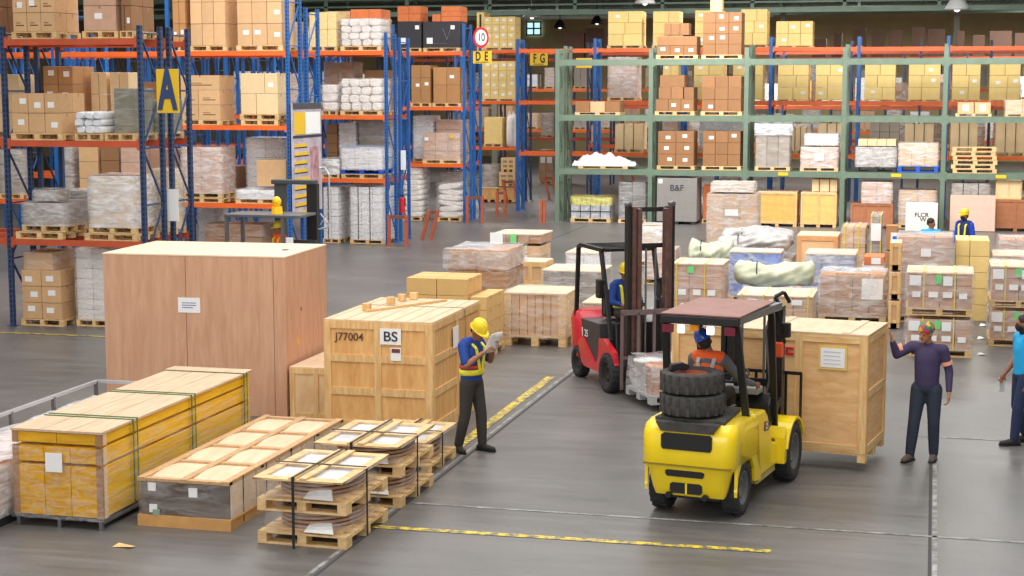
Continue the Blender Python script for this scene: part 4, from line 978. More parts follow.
wrapped(718, 792, 258, 40.0, 0, 'pale wrapped base under the grey sheet rolls', cols=3, rows=2, mat=GREYC, d=1.3, fm=F2)
Yv = 39.3; X0, X1, Z1 = span(797, 838, 236, Yv, 0)
crate('tall plain pine crate with orange edges behind the blue packs', X0, X1, Yv, 1.2, 0, Z1, plain('crate_peach', (232, 188, 140), .7, noise=.06), plain('crate_peach_edge', (222, 160, 104), .7, noise=.08), nv=2, nh=0, nsv=2, bw=.1)
wrapped(806, 855, 254, 36.2, 0, 'wood lidded blue grey wrapped load', cols=3, rows=3, mat=plain('pack_greyblue', (140, 150, 184), .5, vary=.15, noise=.25), d=1.1, fm=F2, top=PLYT)
wrapped(738, 812, 296, 31.8, 0, 'low wrapped cartons with pine lid behind the black guard', cols=4, rows=3, mat=TAN, d=1.3, fm=F1, top=PLYT, straps=[(STRY, (.05, .35, .65, .95))], stickers=[(.2, .85, .2, .1, LAB), (.5, .85, .2, .1, LAB), (.8, .85, .2, .1, LAB)])
wrapped(820, 886, 275, 33.9, 0, 'wide film wrapped brown cartons behind the carried crate', cols=4, rows=4, mat=BROWN, d=1.3, fm=F2, stickers=[(.8, .72, .42, .42, LAB)], nd=2, rough=.03)
Yv = 38.6; X0, X1, Z1 = span(842, 866, 226, Yv, 0)
wrapped(842, 866, 227, Yv, 0, 'slanting film wrapped frame load with yellow straps', cols=2, rows=3, mat=TAN, d=1.1, fm=F1, straps=[(STRY, (.12, .7))])
wrapped(871, 882, 216, Yv - .1, 0, 'tall narrow wrapped frame with yellow straps and white labels', cols=1, rows=4, mat=GREYC, d=1.1, fm=F1, straps=[(STRY, (.08, .92))], stickers=[(.5, .8, .22, .4, LAB), (.5, .35, .25, .12, LAB)])
for k, (a, b_, yt, z0, h, lb) in enumerate(((862, 888, 0, .15, .42, 'lowest'), (862, 884, 0, .58, .3, 'middle'), (864, 884, 0, .89, .18, 'topmost'))):
    X0, X1, _ = span(a, b_, 260, 36.8, 0)
    tag(carton_obj('carton', (BROWN, WHITEC, ORANGEC)[k], X1 - X0, .8, h, ((X0 + X1) / 2, 37.2, z0), label=(.1, .5, .2, .14)), '%s mixed carton in the small pile by the yellow straps' % lb, 'carton')
load_pallet(*span(860, 890, 260, 36.8, 0)[:2], 36.8, .85, 0, 'the small mixed carton pile')
X0, X1, _ = span(885.5, 897, 243, 37.9, 0)
tag(carton_obj('carton', BROWN, X1 - X0, .5, .55, ((X0 + X1) / 2, 38.4, 1.1)), 'brown carton with a blue emblem beside the tall wrapped load', 'carton')
_o = bpy.context.scene.collection.objects[-1]; B().box(-.02, .16, -.262, -.256, .12, .4).build('emblem', LAB, _o, fix=False); B().box(.02, .12, -.27, -.264, .2, .32).build('emblem_center', BLUL, _o, fix=False)
wrapped(885.5, 897, 262, 38.0, 0, 'plain brown base carton under the emblem carton', cols=1, rows=2, mat=BROWN, d=.9, fm=None, zt=1.08)
for k in range(3):
    X0, X1, _ = span(888.5, 900, 300, 33.2, 0)
    crate('small pine slatted box, %s of the column behind the carried crate' % ('lowest', 'middle', 'topmost')[k], X0, X1, 33.2, .7, .02 + .58 * k, .55 + .58 * k, TAN, PINE, nv=2, nh=0, nsv=2, bw=.06)
wrapped(898, 953, 237, 34.3, 0, 'tall white film wrapped load beside the yellow cartons', cols=3, rows=5, mat=PINK, d=1.25, fm=F2, stickers=[(.52, .82, .2, .16, LAB)], nd=2)
X0, X1, Z1 = span(956, 990, 240, 34.8, 0)
hh = Z1 / 5
for i in range(5):
    for k in range(2):
        for j in range(2):
            w = (X1 - X0); cw = w * (.42, .58)[k]
            tag(carton_obj('carton', YEL, cw - .01, .56, hh - .008, (X0 + (cw / 2 if k == 0 else w - cw / 2), 34.8 + .29 + .58 * j, hh * i)), 'yellow carton, %s %s %s of the block below the yellow helmet' % (('front', 'rear')[j], ROWN[5][i], COLN[2][k]), 'carton', 'yellow carton block')
# two-tier loads in front
def two_tier(x0, x1, yt, ym, yb, nm, x):
    Yv = atG((x0 + x1) / 2, yb).y; X0, X1, Z1 = span(x0, x1, yt, Yv, 0); zm = atY(x0, ym, Yv).z
    for k, (za, zb) in enumerate(((0, zm - .06), (zm, Z1))):
        wrapped(0, 0, 0, Yv, za, '%s film wrapped tier of %s' % (('lower', 'upper')[k], nm), cols=4, rows=3, mat=PINK, d=1.15, fm=F1, top=PLYT if k else None, X=(X0, X1, zb), nd=2,
                straps=[(STRY, (.25, .73))], stickers=[(.12, .82, .2, .18, LAB), (.48, .86, .1, .16, GRNL), (.62, .82, .16, .16, LAB), (.4, .5, .16, .1, LAB), (.62, .5, .16, .1, LAB), (.86, .48, .14, .1, LAB), (.14, .5, .14, .1, LAB)], bulge=.04, rough=.02)
two_tier(908, 973, 273, 315, 357, 'the pair behind the man in purple', 0)
two_tier(992, 1048, 267, 307, 347, 'the pair behind the man in bright blue', 0)
wrapped(1000, 1050, 240, 37.2, 0, 'low pink wrapped load beyond the edge pair', cols=3, rows=3, mat=PINK, d=1.2, fm=F2, top=None)
wrapped(994, 1040, 256, 34.6, 0, 'pale wood topped load just behind the edge pair', cols=3, rows=3, mat=PALE, d=1.2, fm=F2, top=PLYT)
# paper scraps
for i, (x, y, lb) in enumerate(((983, 326, 'torn white paper scrap between the two tiered loads'), (981, 355, 'white film scrap by the pallet corner'), (981, 339, 'small crumpled paper on the floor in the gap'), (318, 548, None))):
    if lb is None: continue
    p = atG(x, y); b = B(); b.add([(-.12, -.05, .005), (.1, -.07, .03), (.13, .05, .01), (-.08, .08, .05), (0, 0, .06)], [(0, 1, 4), (1, 2, 4), (2, 3, 4), (3, 0, 4)])
    o = b.build('paper_scrap', LAB, None, p); o.scale = (.6, .8, .8); tag(o, lb, 'litter')
p = atG(124, 547); o = B().add([(-.12, -.03, .003), (.1, -.05, .02), (.12, .03, .008), (-.08, .04, .03), (0, 0, .035)], [(0, 1, 4), (1, 2, 4), (2, 3, 4), (3, 0, 4)]).build('wood_splinter', PINEX, None, p); tag(o, 'pale wood splinter on the floor before the yellow packs', 'litter')
p = atG(688, 290); 

# ================================================================== LARGE PACKAGES IN FRONT
INKR = plain('stencil_ink', (96, 66, 44), .8)
# tall plain plywood box
t = thing('plywood_box', 'very large smooth pink brown plywood box with a white label', 'crate', (-11.76, 21.8, 0), math.radians(3)); W_, D_, H_ = 2.8, 1.95, 2.35
B().box(0, W_, 0, D_, 0, H_ - .02).build('panel_box', PLYW, t, bevel=.006, fix=False)
B().box(-.005, W_ + .005, -.005, D_ + .005, H_ - .02, H_).build('lid', plain('ply_lid_pale', (236, 212, 182), .6, noise=.03), t, fix=False)
B().box(1.28, 1.286, -.002, .001, .02, H_ - .03).build('panel_seam', SEAM, t, fix=False); B().box(2.62, 2.626, -.002, .001, .02, H_ - .03).build('panel_seam', SEAM, t, fix=False)
lb = B().box(1.16, 1.5, -.006, -.001, 1.5, 1.72).build('label', LAB, t, fix=False)
for k in range(3): B().box(1.22, 1.44 - .05 * (k == 2), -.009, -.006, 1.64 - k * .035, 1.65 - k * .035).build('printed_line', plain('print_blue', (90, 100, 150), .7), lb, fix=False)
B().cyl((2.5, .9, H_), (2.5, .9, H_ + .012), .05, 14).build('knot', plain('knot_dark', (110, 96, 84), .8), t, fix=False)
B().box(W_, W_ + .003, .5, .56, 1.0, 1.1).build('sticker', SGY, t, fix=False); B().ell((W_, .7, 1.5), (.004, .03, .035), 8).build('scuff', SEAM, t, fix=False)
# low crate between the two
t = crate('low pine crate squeezed between the plywood box and the BS crate', -8.93, -8.12, 21.98, 2.0, 0, .74, PLYL, PINE, PLYT, nv=3, nh=0, bw=.075, skid=0)
# BS crate
X0, X1, Y0, D_, H_ = -8.05, -6.49, 21.08, 2.42, 1.59
t = crate('tall pine crate marked BS with wood blocks on its lid', X0, X1, Y0, D_, 0, H_, PLY, PINE, PLYT, nv=3, nh=2, bw=.1, nsv=3, skid=.1); w = X1 - X0
lb = B().box(.82, 1.12, -.02, -.013, 1.28, 1.5).build('label', LAB, t, fix=False)
text('BS', 'lettering', INK, t, (.97, -.024, 1.385), FRONT, .19, .002, sx=1.1)
B().box(.97, 1.12, -.02, -.013, 1.06, 1.24).build('label', LAB, t, fix=False); B().box(.985, 1.105, -.024, -.02, 1.17, 1.225).build('label_print', plain('print_brown', (110, 60, 50), .7), t, fix=False)
text('J77004', 'handwriting', INKR, t, (.37, -.001, 1.36), FRONT, .15, .001)
B().box(w + .012, w + .02, .95, 1.2, 1.1, 1.4).build('label', LAB, t, fix=False)
for k in range(7): B().box(.08 + k * w / 7, .1 + k * w / 7, 0, D_, H_ + .012, H_ + .014).build('lid_seam', plain('seam_light', (196, 160, 116), .8), t, fix=False)
B().box(0, w, 1.52, 1.54, H_ + .012, H_ + .018).box(w + .022, w + .027, 1.52, 1.54, .1, H_).build('strap', STRG, t, fix=False)
B().bar((.35, .75, H_ + .03), (1.1, 2.2, H_ + .03), .05, .03).build('lath', PINE, t, fix=False)
for k, (px, py) in enumerate(((367, 310), (391, 303.5), (402, 300.5), (420, 296.5))):
    g = atG(px, py, H_ + .02); g.x = min(max(g.x, -7.95), -6.6); g.y = min(max(g.y, 21.2), 23.35)
    tag(B().box(-.055, .055, -.05, .05, 0, .1).build('wood_block', PINE, None, (g.x, g.y, H_ + .017), bevel=.004), 'small wood block on the BS crate lid, %s along it' % ('first from the plywood box', 'second', 'third', 'last, nearest the far edge')[k], 'block')
# yellow strapped panel packs
YPN = wood('panel_yellow', (222, 164, 10), (244, 196, 24), (.8, .6, 6), .03); YPF = wood('panel_yellow_dark', (196, 138, 8), (232, 176, 18), (.8, .8, 5), .03)
CORN = plain('edge_brown', (160, 120, 84), .7, noise=.1)
LIDW = wood('pack_lid', (192, 162, 130), (218, 192, 162), (5, .5, 5), .02)
X0, X1, Y0, Y1 = -9.62, -8.55, 15.7, 19.7
t = thing('panel_pack', 'long film wrapped pack of yellow boards in three tiers with green straps', 'board pack', (X0, Y0, 0)); w = X1 - X0; L = Y1 - Y0
b = B()
for x in (.04, w / 2, w - .04): b.box(x - .02, x + .02, 0, L, .06, .1)
for y in (.02, L / 3, 2 * L / 3, L - .02): b.box(0, w, y - .02, y + .02, .1, .13); [b.box(x - .02, x + .02, y - .02, y + .02, 0, .06) for x in (.04, w / 2, w - .04)]
b.build('steel_skid', STEEL, t, fix=False)
for k, (za, zb) in enumerate(((.13, .69), (.72, .90), (.93, 1.06))):
    e = .02 if k < 2 else 0.0
    n = 3 if k < 2 else 2
    tr = B(); tr.box(.02, w - .02, .02, L, za, zb); o = tr.build('tier', YPN, t, bevel=.004, fix=False)
    for q in range(n): B().box(.06 + q * (w - .12) / n + .004, .06 + (q + 1) * (w - .12) / n - .004, 0, .03, za + .01, zb - .01).build('end_panel', YPF, o, fix=False)
    for s in (.0, w - .07): B().box(s, s + .07, -.008, .03, za, zb).build('corner_post', CORN, o, fix=False)
    B().box(w - .02, w + .003, .031, .11, za, zb).build('corner_post', plain('edge_pale', (226, 190, 150), .7), o, fix=False)
B().box(-.01, w + .01, -.015, L, 1.06, 1.085).build('lid_board', LIDW, t, fix=False)
B().box(-.02, w + .02, L - .25, L + .02, 1.085, 1.1).build('end_batten', LIDW, t, fix=False)
for x in (.36, .7): B().box(x, x + .005, 0, L, 1.085, 1.087).build('lid_seam', CORN, t, fix=False)
for y in (.7, .8, 2.2, 2.3, 3.75, 3.85):
    B().box(w + .012, w + .016, y - .014, y + .014, .14, 1.09).box(-.01, w + .016, y - .014, y + .014, 1.088, 1.094).build('strap', STRG if int(y * 100) % 2 == 0 else STRG, t, fix=False)
wrap_mesh(-.012, w + .0, -.02, L, .1, .9, .012, rough=.012).build('stretch_wrap', film('film_shiny', .0, .24, scale=(3, .5, 8)), t, fix=False)
o = B().box(.42, .62, -.05, -.045, .63, .84).build('paper_sheet', LAB, t, fix=False)
# railed load at the frame edge
t = thing('railed_load', 'low film covered pink load inside a light steel rail frame at the edge', 'load', (-10.7, 14.2, 0)); w, L = .98, 5.5
B().box(.04, w, 0, L - .3, .12, .66).build('load_body', plain('load_pink', (206, 158, 134), .7, noise=.08), t, bevel=.02, fix=False)
wrap_mesh(.04, w, 0, L - .3, .1, .69, .02, rough=.03).build('stretch_wrap', F3, t, fix=False)
b = B(); b.box(.0, w, 0, L, .0, .1); b.build('skid', PALK, t, fix=False)
b = B(); b.bar((-.03, 0, 0.86), (-.03, L - .05, .86), .04); b.bar((-.03, L - .05, .86), (.95, L - .05, .86), .04); b.build('top_rail', LSTEEL, t, fix=False)
for y in (.3, 1.3, 2.3, 3.3, 4.3, 5.4): B().bar((-.03, y, 0), (-.03, y, .86), .04).build('rail_post', STEEL, t, fix=False)
# flat lath-topped crate
X0, X1, Y0, Y1 = -8.3, -7.22, 16.02, 19.55
t = thing('flat_crate', 'long flat film wrapped crate with a lath grid lid', 'crate', (X0, Y0, 0)); w = X1 - X0; L = Y1 - Y0
b = B()
for x in (0, w / 2 - .05, w - .1): b.box(x, x + .1, 0, L, .0, .1)
b.box(-.01, w + .01, -.01, L + .01, .1, .125).box(-.01, w + .01, -.012, .06, 0, .1); b.build('pallet', plain('wood_orange', (200, 150, 88), .7, noise=.1), t, fix=False)
B().box(.02, w - .02, .02, L - .02, .125, .5).build('crate_body', plain('board_dark', (92, 78, 68), .6, noise=.2, nscale=3), t, fix=False)
wrap_mesh(.01, w - .01, .01, L - .01, .12, .5, .02).build('stretch_wrap', F0, t, fix=False)
for k in range(5): B().box(w - .018, w - .002, .05 + k * (L - .1) / 5, .05 + (k + 1) * (L - .1) / 5 - .03, .13, .5).build('side_panel', plain('side_panel_pale', (214, 190, 164), .6, noise=.14, nscale=3), t, fix=False)
LATH = wood('lath_brown', (176, 136, 92), (204, 166, 120), (5, 5, 1), .05)
for i in range(2):
    for j in range(4):
        xa = .06 + i * (w - .12) / 2; ya = .06 + j * (L - .12) / 4
        n = 6; b = B(); vs = []
        for q in range(n + 1):
            for p in range(3):
                vs.append((xa + .03 + (w / 2 - .12) * p / 2, ya + .03 + ((L - .12) / 4 - .06) * q / n, .51 + .03 * math.sin(PI * q / n)))
        b.add(vs, [(q * 3 + p, q * 3 + p + 1, q * 3 + p + 4, q * 3 + p + 3) for q in range(n) for p in range(2)], True); b.build('lid_panel', PLYT, t)
for x in (0, w / 2 - .045, w - .09): B().box(x, x + .09, -.01, L + .01, .5, .545).build('lath', LATH, t, bevel=.003, fix=False)
for k in range(5): B().box(0, w, k * (L - .08) / 4, .08 + k * (L - .08) / 4, .5, .535).build('lath', LATH, t, bevel=.003, fix=False)
for (x, z, s) in ((.12, .44, .09), (.6, .4, .1), (.13, .2, .09)): B().box(x, x + s, -.004, .012, z - s / 2, z + s / 2).build('label', LAB, t, fix=False)
B().box(.17, .25, -.006, .01, .13, .19).build('label', plain('label_green', (130, 160, 130), .7), t, fix=False)
for y in (.35, 1.0, 1.75, 2.5): B().box(w + .0, w + .003, y, y + .02, .02, .54).build('strap', STRK, t, fix=False)
# coil pallets
COIL = plain('coil_brown', (176, 136, 106), .5, noise=.2, nscale=20)
def coil(label, x, y, w, d, rz, tiers, zt):
    t = thing('coil_pallet_load', label, 'pallet load', (x, y, 0), rz)
    z = 0
    for k in range(tiers):
        pallet_mesh(B(), 0, w, 0, d, z, .135).build('pallet', PALW, t, bevel=.003, fix=False); z += .135
        B().box(.14, w - .1, .12, d - .12, z, z + .02).build('base_board', PINEX, t, fix=False); z += .02
        h = zt - .155 if tiers == 1 else .2; cx, cy = w / 2, d / 2
        for r in range(4):
            zz = z + .03 + r * (h - .05) / 3.3
            o = B(); prof = [(.5 * w * .84 + .024 * math.cos(a), .018 * math.sin(a)) for a in [i * PI / 3 for i in range(6)]]
            o.lathe(prof, (0, 0, 0), 'z', 36); ob = o.build('coil_ring', COIL, t, (cx, cy, zz), fix=False); ob.scale = (1, d / w * .98, 1)
        B().cyl((cx, cy, z), (cx, cy, z + h - .02), w * .385, 32).build('coil_core', plain('core_dark', (58, 46, 38), .6, noise=.2), t, fix=False).scale = (1, 1, 1)
        wrap_mesh(.06, w - .06, .06, d - .06, z - .01, z + h, .03, .04, rough=.03).build('stretch_wrap', F0, t, fix=False)
        b = B(); b.add([(w * .52, -.0, z + .0), (w * .86, -.01, z + .0), (w * .8, .1, z + .09), (w * .55, .12, z + .07)], [(0, 1, 2, 3)]); b.build('paper', LAB, t)
        z += h
    b = B()
    for xx in (-.0, w - .1): b.box(xx, xx + .1, -.1, d + .05, z + .0, z + .022)
    b.box(w / 2 - .1, w / 2 - .02, -.1, d + .05, z + .023, z + .043).box(w / 2 + .02, w / 2 + .1, -.1, d + .05, z + .023, z + .043)
    b.box(-.0, w, -.1, .04, z + .0, z + .021).box(-.0, w, d - .06, d + .05, z + .0, z + .021).box(-.0, w, d / 2 - .05, d / 2 + .05, z + .0, z + .021)
    b.build('top_laths', PALW, t, fix=False)
    B().box(.0, w, 0, d, z - .012, z - .004).build('top_sheet', film('film_white', .7, .95), t, fix=False)
    b = B()
    b.box(w * .44, w * .47, -.112, -.104, .0, z + .05).box(w * .44, w * .47, -.11, d + .06, z + .046, z + .052)
    b.box(w + .02, w + .027, d * .42, d * .45, .02, z + .03).box(-.02, w + .02, d * .42, d * .45, z + .046, z + .052)
    b.build('strap', STRK, t, fix=False)
coil('two tier pallet of wrapped coils in front, beside the long flat crate', -6.76, 15.68, 1.0, 1.25, math.radians(-1.5), 2, .4)
coil('two tier pallet of wrapped coils behind the first coil pallet', -6.76, 17.42, 1.02, 1.2, math.radians(-1), 2, .4)
coil('single tier coil pallet at the corner of the BS crate', -6.78, 18.98, .88, 1.15, math.radians(-1), 1, .42)

# carried crate (rests on the fork arms)
YAW2 = math.radians(-9.4); YO = Vector((-2.44, 18.17, 0)); YM = Matrix.Translation(YO) @ Matrix.Rotation(YAW2, 4, 'Z')
p = YM @ Vector((-1.2, 2.58, 0))
w, D_, H_ = 2.53, 1.2, 1.6
t = thing('wooden_crate', 'long pine crate carried on the forks of the yellow forklift', 'crate', (p.x, p.y, .12), YAW2)
PLYC = wood('plywood_carried', (214, 160, 104), (236, 194, 138), (.8, 1, 3.5), .02)
b = B()
for x in (0, w - .1, w * .46): b.box(x, x + .1, 0, .12, 0, .09).box(x, x + .1, D_ - .14, D_, 0, .09).box(x, x + .1, D_ / 2 - .07, D_ / 2 + .07, 0, .09)
b.box(0, w, 0, D_, .09, .11); b.build('skid', PINE, t, fix=False)
B().box(.015, w - .015, .015, D_ - .015, .11, H_ - .01).build('panel_box', PLYC, t, fix=False)
B().box(-.01, w + .01, -.01, D_ + .01, H_ - .01, H_ + .012).build('lid', PLYT, t, bevel=.004, fix=False)
for k in range(4): B().box(k * (w - .1) / 3, .1 + k * (w - .1) / 3, -.008, .02, .11, H_ - .01).build('batten', PINE, t, bevel=.003, fix=False)
for z in (.11, H_ - .11): B().box(.1, w - .1, -.006, .02, z, z + .1).build('rail', PINEX, t, fix=False)
for y in (0, D_ - .09): B().box(w - .02, w + .006, y, y + .09, .11, H_ - .01).build('batten', PINE, t, fix=False)
for z in (.11, .8, H_ - .11): B().box(w - .02, w + .004, .09, D_ - .09, z, z + .09).build('rail', PINEY, t, fix=False)
for x in (.3, 1.25, 2.2): B().box(x, x + .1, 0, D_, H_ + .012, H_ + .024).build('lid_batten', PLYT, t, fix=False)
lb = B().box(1.95, 2.25, -.014, .016, 1.18, 1.42).build('label', LAB, t, fix=False); B().box(1.92, 2.28, -.01, .016, 1.15, 1.45).build('label_border', plain('pale_yellow_film', (222, 190, 110), .6), t, fix=False)
for k in range(4): B().box(1.99, 2.2, -.017, -.014, 1.37 - k * .05, 1.385 - k * .05).build('printed_line', plain('print_grey2', (206, 206, 212), .7), lb, fix=False)
b = B(); b.box(1.43, 1.47, -.012, .016, 1.3, 1.42).box(1.5, 1.6, -.012, .016, 1.3, 1.33).box(1.5, 1.53, -.012, .016, 1.33, 1.4).box(1.53, 1.6, -.012, .016, 1.37, 1.4); b.build('stencil_mark', SR, t, fix=False)

# ================================================================== TRUCKS
def tyre(name, par, c, R, w, axis='x', rim=None, rimr=None, n=32, tread=True, mat=RUB, side=1):
    h = w / 2; prof = [(R * .6, -h * .8), (R * .8, -h), (R * .95, -h * .92), (R, -h * .7), (R, h * .7), (R * .95, h * .92), (R * .8, h), (R * .6, h * .8)]
    o = B(); o.lathe(prof, (0, 0, 0), axis, n)
    if tread:
        for k in range(20):
            a = 2 * PI * k / 20
            for s in (-1, 1):
                M = Matrix.Rotation(a, 4, 'X') if axis == 'x' else Matrix.Rotation(a, 4, 'Z')
                if axis == 'x': o.box(min(s * .02 * 0 + s * h * .15, s * h * .85), max(s * h * .15, s * h * .85), -.02, .02, R - .012, R + .008, M)
                else: o.box(R - .012, R + .008, -.02, .02, min(s * h * .15, s * h * .85), max(s * h * .15, s * h * .85), M)
    ty = o.build(name, mat, par, c, fix=False)
    if rim is not None:
        b = B(); b.lathe([(0.001, side * h * .35), (R * .25, side * h * .35), (R * .3, side * h * .6), (R * .36, side * h * .6), (R * .4, side * h * .3), (R * .55, side * h * .3), (R * .6, side * h * .85), (R * .64, side * h * .85), (R * .64, -side * h * .6), (.001, -side * h * .6)], (0, 0, 0), axis, 24)
        rb = b.build('rim', rim, ty, fix=False); b = B()
        for k in range(6):
            a = 2 * PI * k / 6; b.cyl((side * h * .3, R * .46 * math.cos(a), R * .46 * math.sin(a)), (side * h * .42, R * .46 * math.cos(a), R * .46 * math.sin(a)), .014, 6)
        b.build('wheel_nut', STEEL, ty, fix=False)
    return ty
def arcpts(cx, cz, r, a0, a1, n=10): return [(cx + r * math.cos(math.radians(a0 + (a1 - a0) * k / n)), cz + r * math.sin(math.radians(a0 + (a1 - a0) * k / n))) for k in range(n + 1)]
YT = thing('forklift_truck', 'yellow diesel forklift seen from behind, lifting the long pine crate', 'forklift', YO, YAW2)
hw = .53
# counterweight: plan outline with rounded corners, then chamfered
def rr_plan(hw, y0, y1, r, n=6):
    pts = [(hw, y1)] + [(-hw, y1)]
    pts += [(-hw + r - r * math.cos(math.radians(a)), y0 + r - r * math.sin(math.radians(a))) for a in [90 * k / n for k in range(n + 1)]]
    pts += [(hw - r + r * math.sin(math.radians(a)), y0 + r - r * math.cos(math.radians(a))) for a in [90 * k / n for k in range(n + 1)]]
    return pts
def loft(b, secs):
    n = len(secs[0][1]); vs = []
    for z, pts in secs: vs += [(p[0], p[1], z) for p in pts]
    b.add(vs, [(j * n + k, j * n + (k + 1) % n, (j + 1) * n + (k + 1) % n, (j + 1) * n + k) for j in range(len(secs) - 1) for k in range(n)], True)
    b.add(vs[:n], [tuple(range(n))]); b.add(vs[-n:], [tuple(range(n - 1, -1, -1))]); return b
CW = loft(B(), [(.26, rr_plan(.40, -.42, -.34, .05)), (.34, rr_plan(.43, -.47, -.34, .1)), (.55, rr_plan(.48, -.50, -.34, .12)), (.6, rr_plan(.52, -.52, -.3, .14))])
CW.build('counterweight_skirt', YP, YT)
c2 = loft(B(), [(.6, rr_plan(.52, -.52, .36, .14)), (.63, rr_plan(.54, -.54, .4, .15)), (.95, rr_plan(.54, -.52, .5, .15)), (1.04, rr_plan(.53, -.48, .5, .15)), (1.09, rr_plan(.49, -.42, .5, .14))])
cwo = c2.build('counterweight', YP, YT)
# side lobes behind and beside the rear wheels
for s in (-1, 1):
    poly = [(-.34, .3), (-.34, .62), (.5, .62), (.5, .3)] + []
    b = B(); pf = [(-.36, .28), (-.36, .9)] + [(.5, .9), (.62, .28)] + [(.37 * math.cos(math.radians(a)), .31 + .37 * math.sin(math.radians(a))) for a in (0, 25, 50, 75, 100, 125, 150, 175)]
    b.prism(pf, s * .5, s * .535); b.build('wheel_arch', YP, YT)
for (x0, x1, z0, z1, nm) in ((-.29, .29, .8, .98, 'upper'), (-.25, .2, .49, .57, 'mid'), (-.2, .17, .30, .42, 'low')):
    B().prism([(x0 + .02, z0), (x1 - .02, z0), (x1, z0 + .03), (x1, z1 - .02), (x1 - .03, z1), (x0 + .03, z1), (x0, z1 - .02), (x0, z0 + .03)], -.546 if z0 > .6 else -.506 if z0 > .45 else -.49, -.35, 'y').build('vent', BLK, YT)
B().box(-.02, .0, -.495, -.46, .3, .42).build('tow_pin', YP, YT, fix=False)
B().box(-.5, .5, -.55, -.5, .615, .635).build('counterweight_groove', plain('groove_olive', (140, 120, 30), .5), YT, fix=False)
for s in (-.22, .2): B().cyl((s, -.49, .27), (s, -.4, .27), .035, 12).build('tie_down_hole', BLK, YT, fix=False)
# rear deck dark cover under the spare tyres
B().prism([(-.40, -.42), (.40, -.42), (.34, .42), (-.34, .42)], 1.09, 1.13, 'z').build('deck_cover', RUBD, YT)
B().prism([(-.30, 1.0), (.30, 1.0), (.36, 1.1), (-.36, 1.1)], -.535, -.3, 'y').build('deck_lip', RUBD, YT)
# body side: frame from counterweight to step and cowl
body = [(.3, .95), (.34, 1.09), (.78, 1.06), (.9, .98), (1.12, .62), (1.4, .56), (1.4, .3), (.62, .3), (.5, .45), (.36, .62)]
B().prism(body, -.535, .535).build('body', YP, YT, bevel=.03)
B().prism([(.6, .22), (.75, .45), (1.3, .45), (1.4, .22)], -.5, .5).build('side_tank', plain('dusty_yellow_grey', (190, 176, 110), .6, noise=.1), YT)
B().box(-.32, .32, -.3, 2.0, .2, .5).build('chassis', BLK, YT, fix=False)
B().box(-.5, .5, 1.1, 1.5, .56, .6).build('floor_plate', BLK, YT, fix=False)
B().prism([(1.4, .3), (1.4, 1.0), (1.52, 1.12), (1.6, 1.1), (1.68, .3)], -.42, .42).build('cowl', BLK, YT, bevel=.02)
B().box(-.3, .3, 1.3, 1.55, 1.12, 1.2).build('dashboard', plain('dash_grey', (150, 152, 150), .5), YT, bevel=.02, fix=False)
for s in (-1, 1):
    pf = arcpts(1.85, .36, .43, 165, 20, 12) + arcpts(1.85, .36, .40, 20, 165, 12)
    B().prism(pf, s * .36, s * .64).build('fender', YP, YT)
    B().prism([(1.36, .3), (1.36, .62), (1.42, .75), (1.5, .58), (1.46, .3)], s * .36, s * .62).build('fender_skirt', YP, YT, bevel=.01)
B().box(.3, .36, 1.3, 1.42, .6, .82).build('brake_pedal_box', YP, YT, bevel=.01, fix=False)
# badge
bd = B().prism([(.72, .82), (.74, .93), (.93, .9), (1.0, .84), (.9, .8)], .536, .54).build('badge', BLK, YT)
text('25', 'numeral', LAB, YT, (.543, .83, .862), SIDE, .11, .001); B().box(.54, .544, .73, .76, .83, .92).build('badge_mark', SR, YT, fix=False)
# wheels
for s in (-1, 1):
    tyre('rear_wheel', YT, (s * .42, 0, .31), .305, .2, rim=STEEL, side=s)
    tyre('front_wheel', YT, (s * .52, 1.85, .36), .355, .24, rim=STEEL, side=s)
# guard
for s in (-1, 1):
    B().bar((s * .41, -.06, 2.16), (s * .46, .22, 1.05), .08, .07).build('guard_post', BLK, YT, bevel=.01, fix=False)
    B().bar((s * .45, 1.28, 2.12), (s * .43, 1.62, .6), .08, .06).build('guard_post', BLK, YT, bevel=.01, fix=False)
    B().bar((s * .43, -.1, 2.2), (s * .45, 1.66, 2.16), .07, .09).build('guard_rail', STEEL if s > 0 else BLK, YT, bevel=.01, fix=False)
B().box(-.44, .46, -.15, -.08, 2.14, 2.23).build('guard_rail', BLK, YT, bevel=.01, fix=False)
B().box(-.45, .47, -.13, 1.35, 2.235, 2.255).build('guard_roof', DUSTR, YT, bevel=.006, fix=False)
for k in range(4): B().box(-.45, .45, 1.36 + k * .09, 1.39 + k * .09, 2.14, 2.18).build('guard_bar', BLK, YT, fix=False)
LAMP = bpy.data.materials.new('lamp_white'); LAMP.use_nodes = True; _b = LAMP.node_tree.nodes['Principled BSDF']; _b.inputs['Emission Color'].default_value = (1, .95, .98, 1); _b.inputs['Emission Strength'].default_value = 1.6
for s in (-.2, .14):
    o = B().box(s - .04, s + .04, -.17, -.13, 2.04, 2.13).build('work_lamp', LAMP, YT, bevel=.008, fix=False)
B().box(-.42, -.3, -.16, -.1, 2.04, 2.13).build('tail_lamp', plain('lamp_darkred', (110, 30, 50), .3), YT, fix=False); B().box(.3, .42, -.16, -.1, 2.04, 2.13).build('tail_lamp', MATS['lamp_darkred'], YT, fix=False)
B().box(-.12, -.02, -.1, -.04, 2.06, 2.14).build('reverse_beacon', plain('amber', (236, 150, 20), .3), YT, bevel=.01, fix=False)
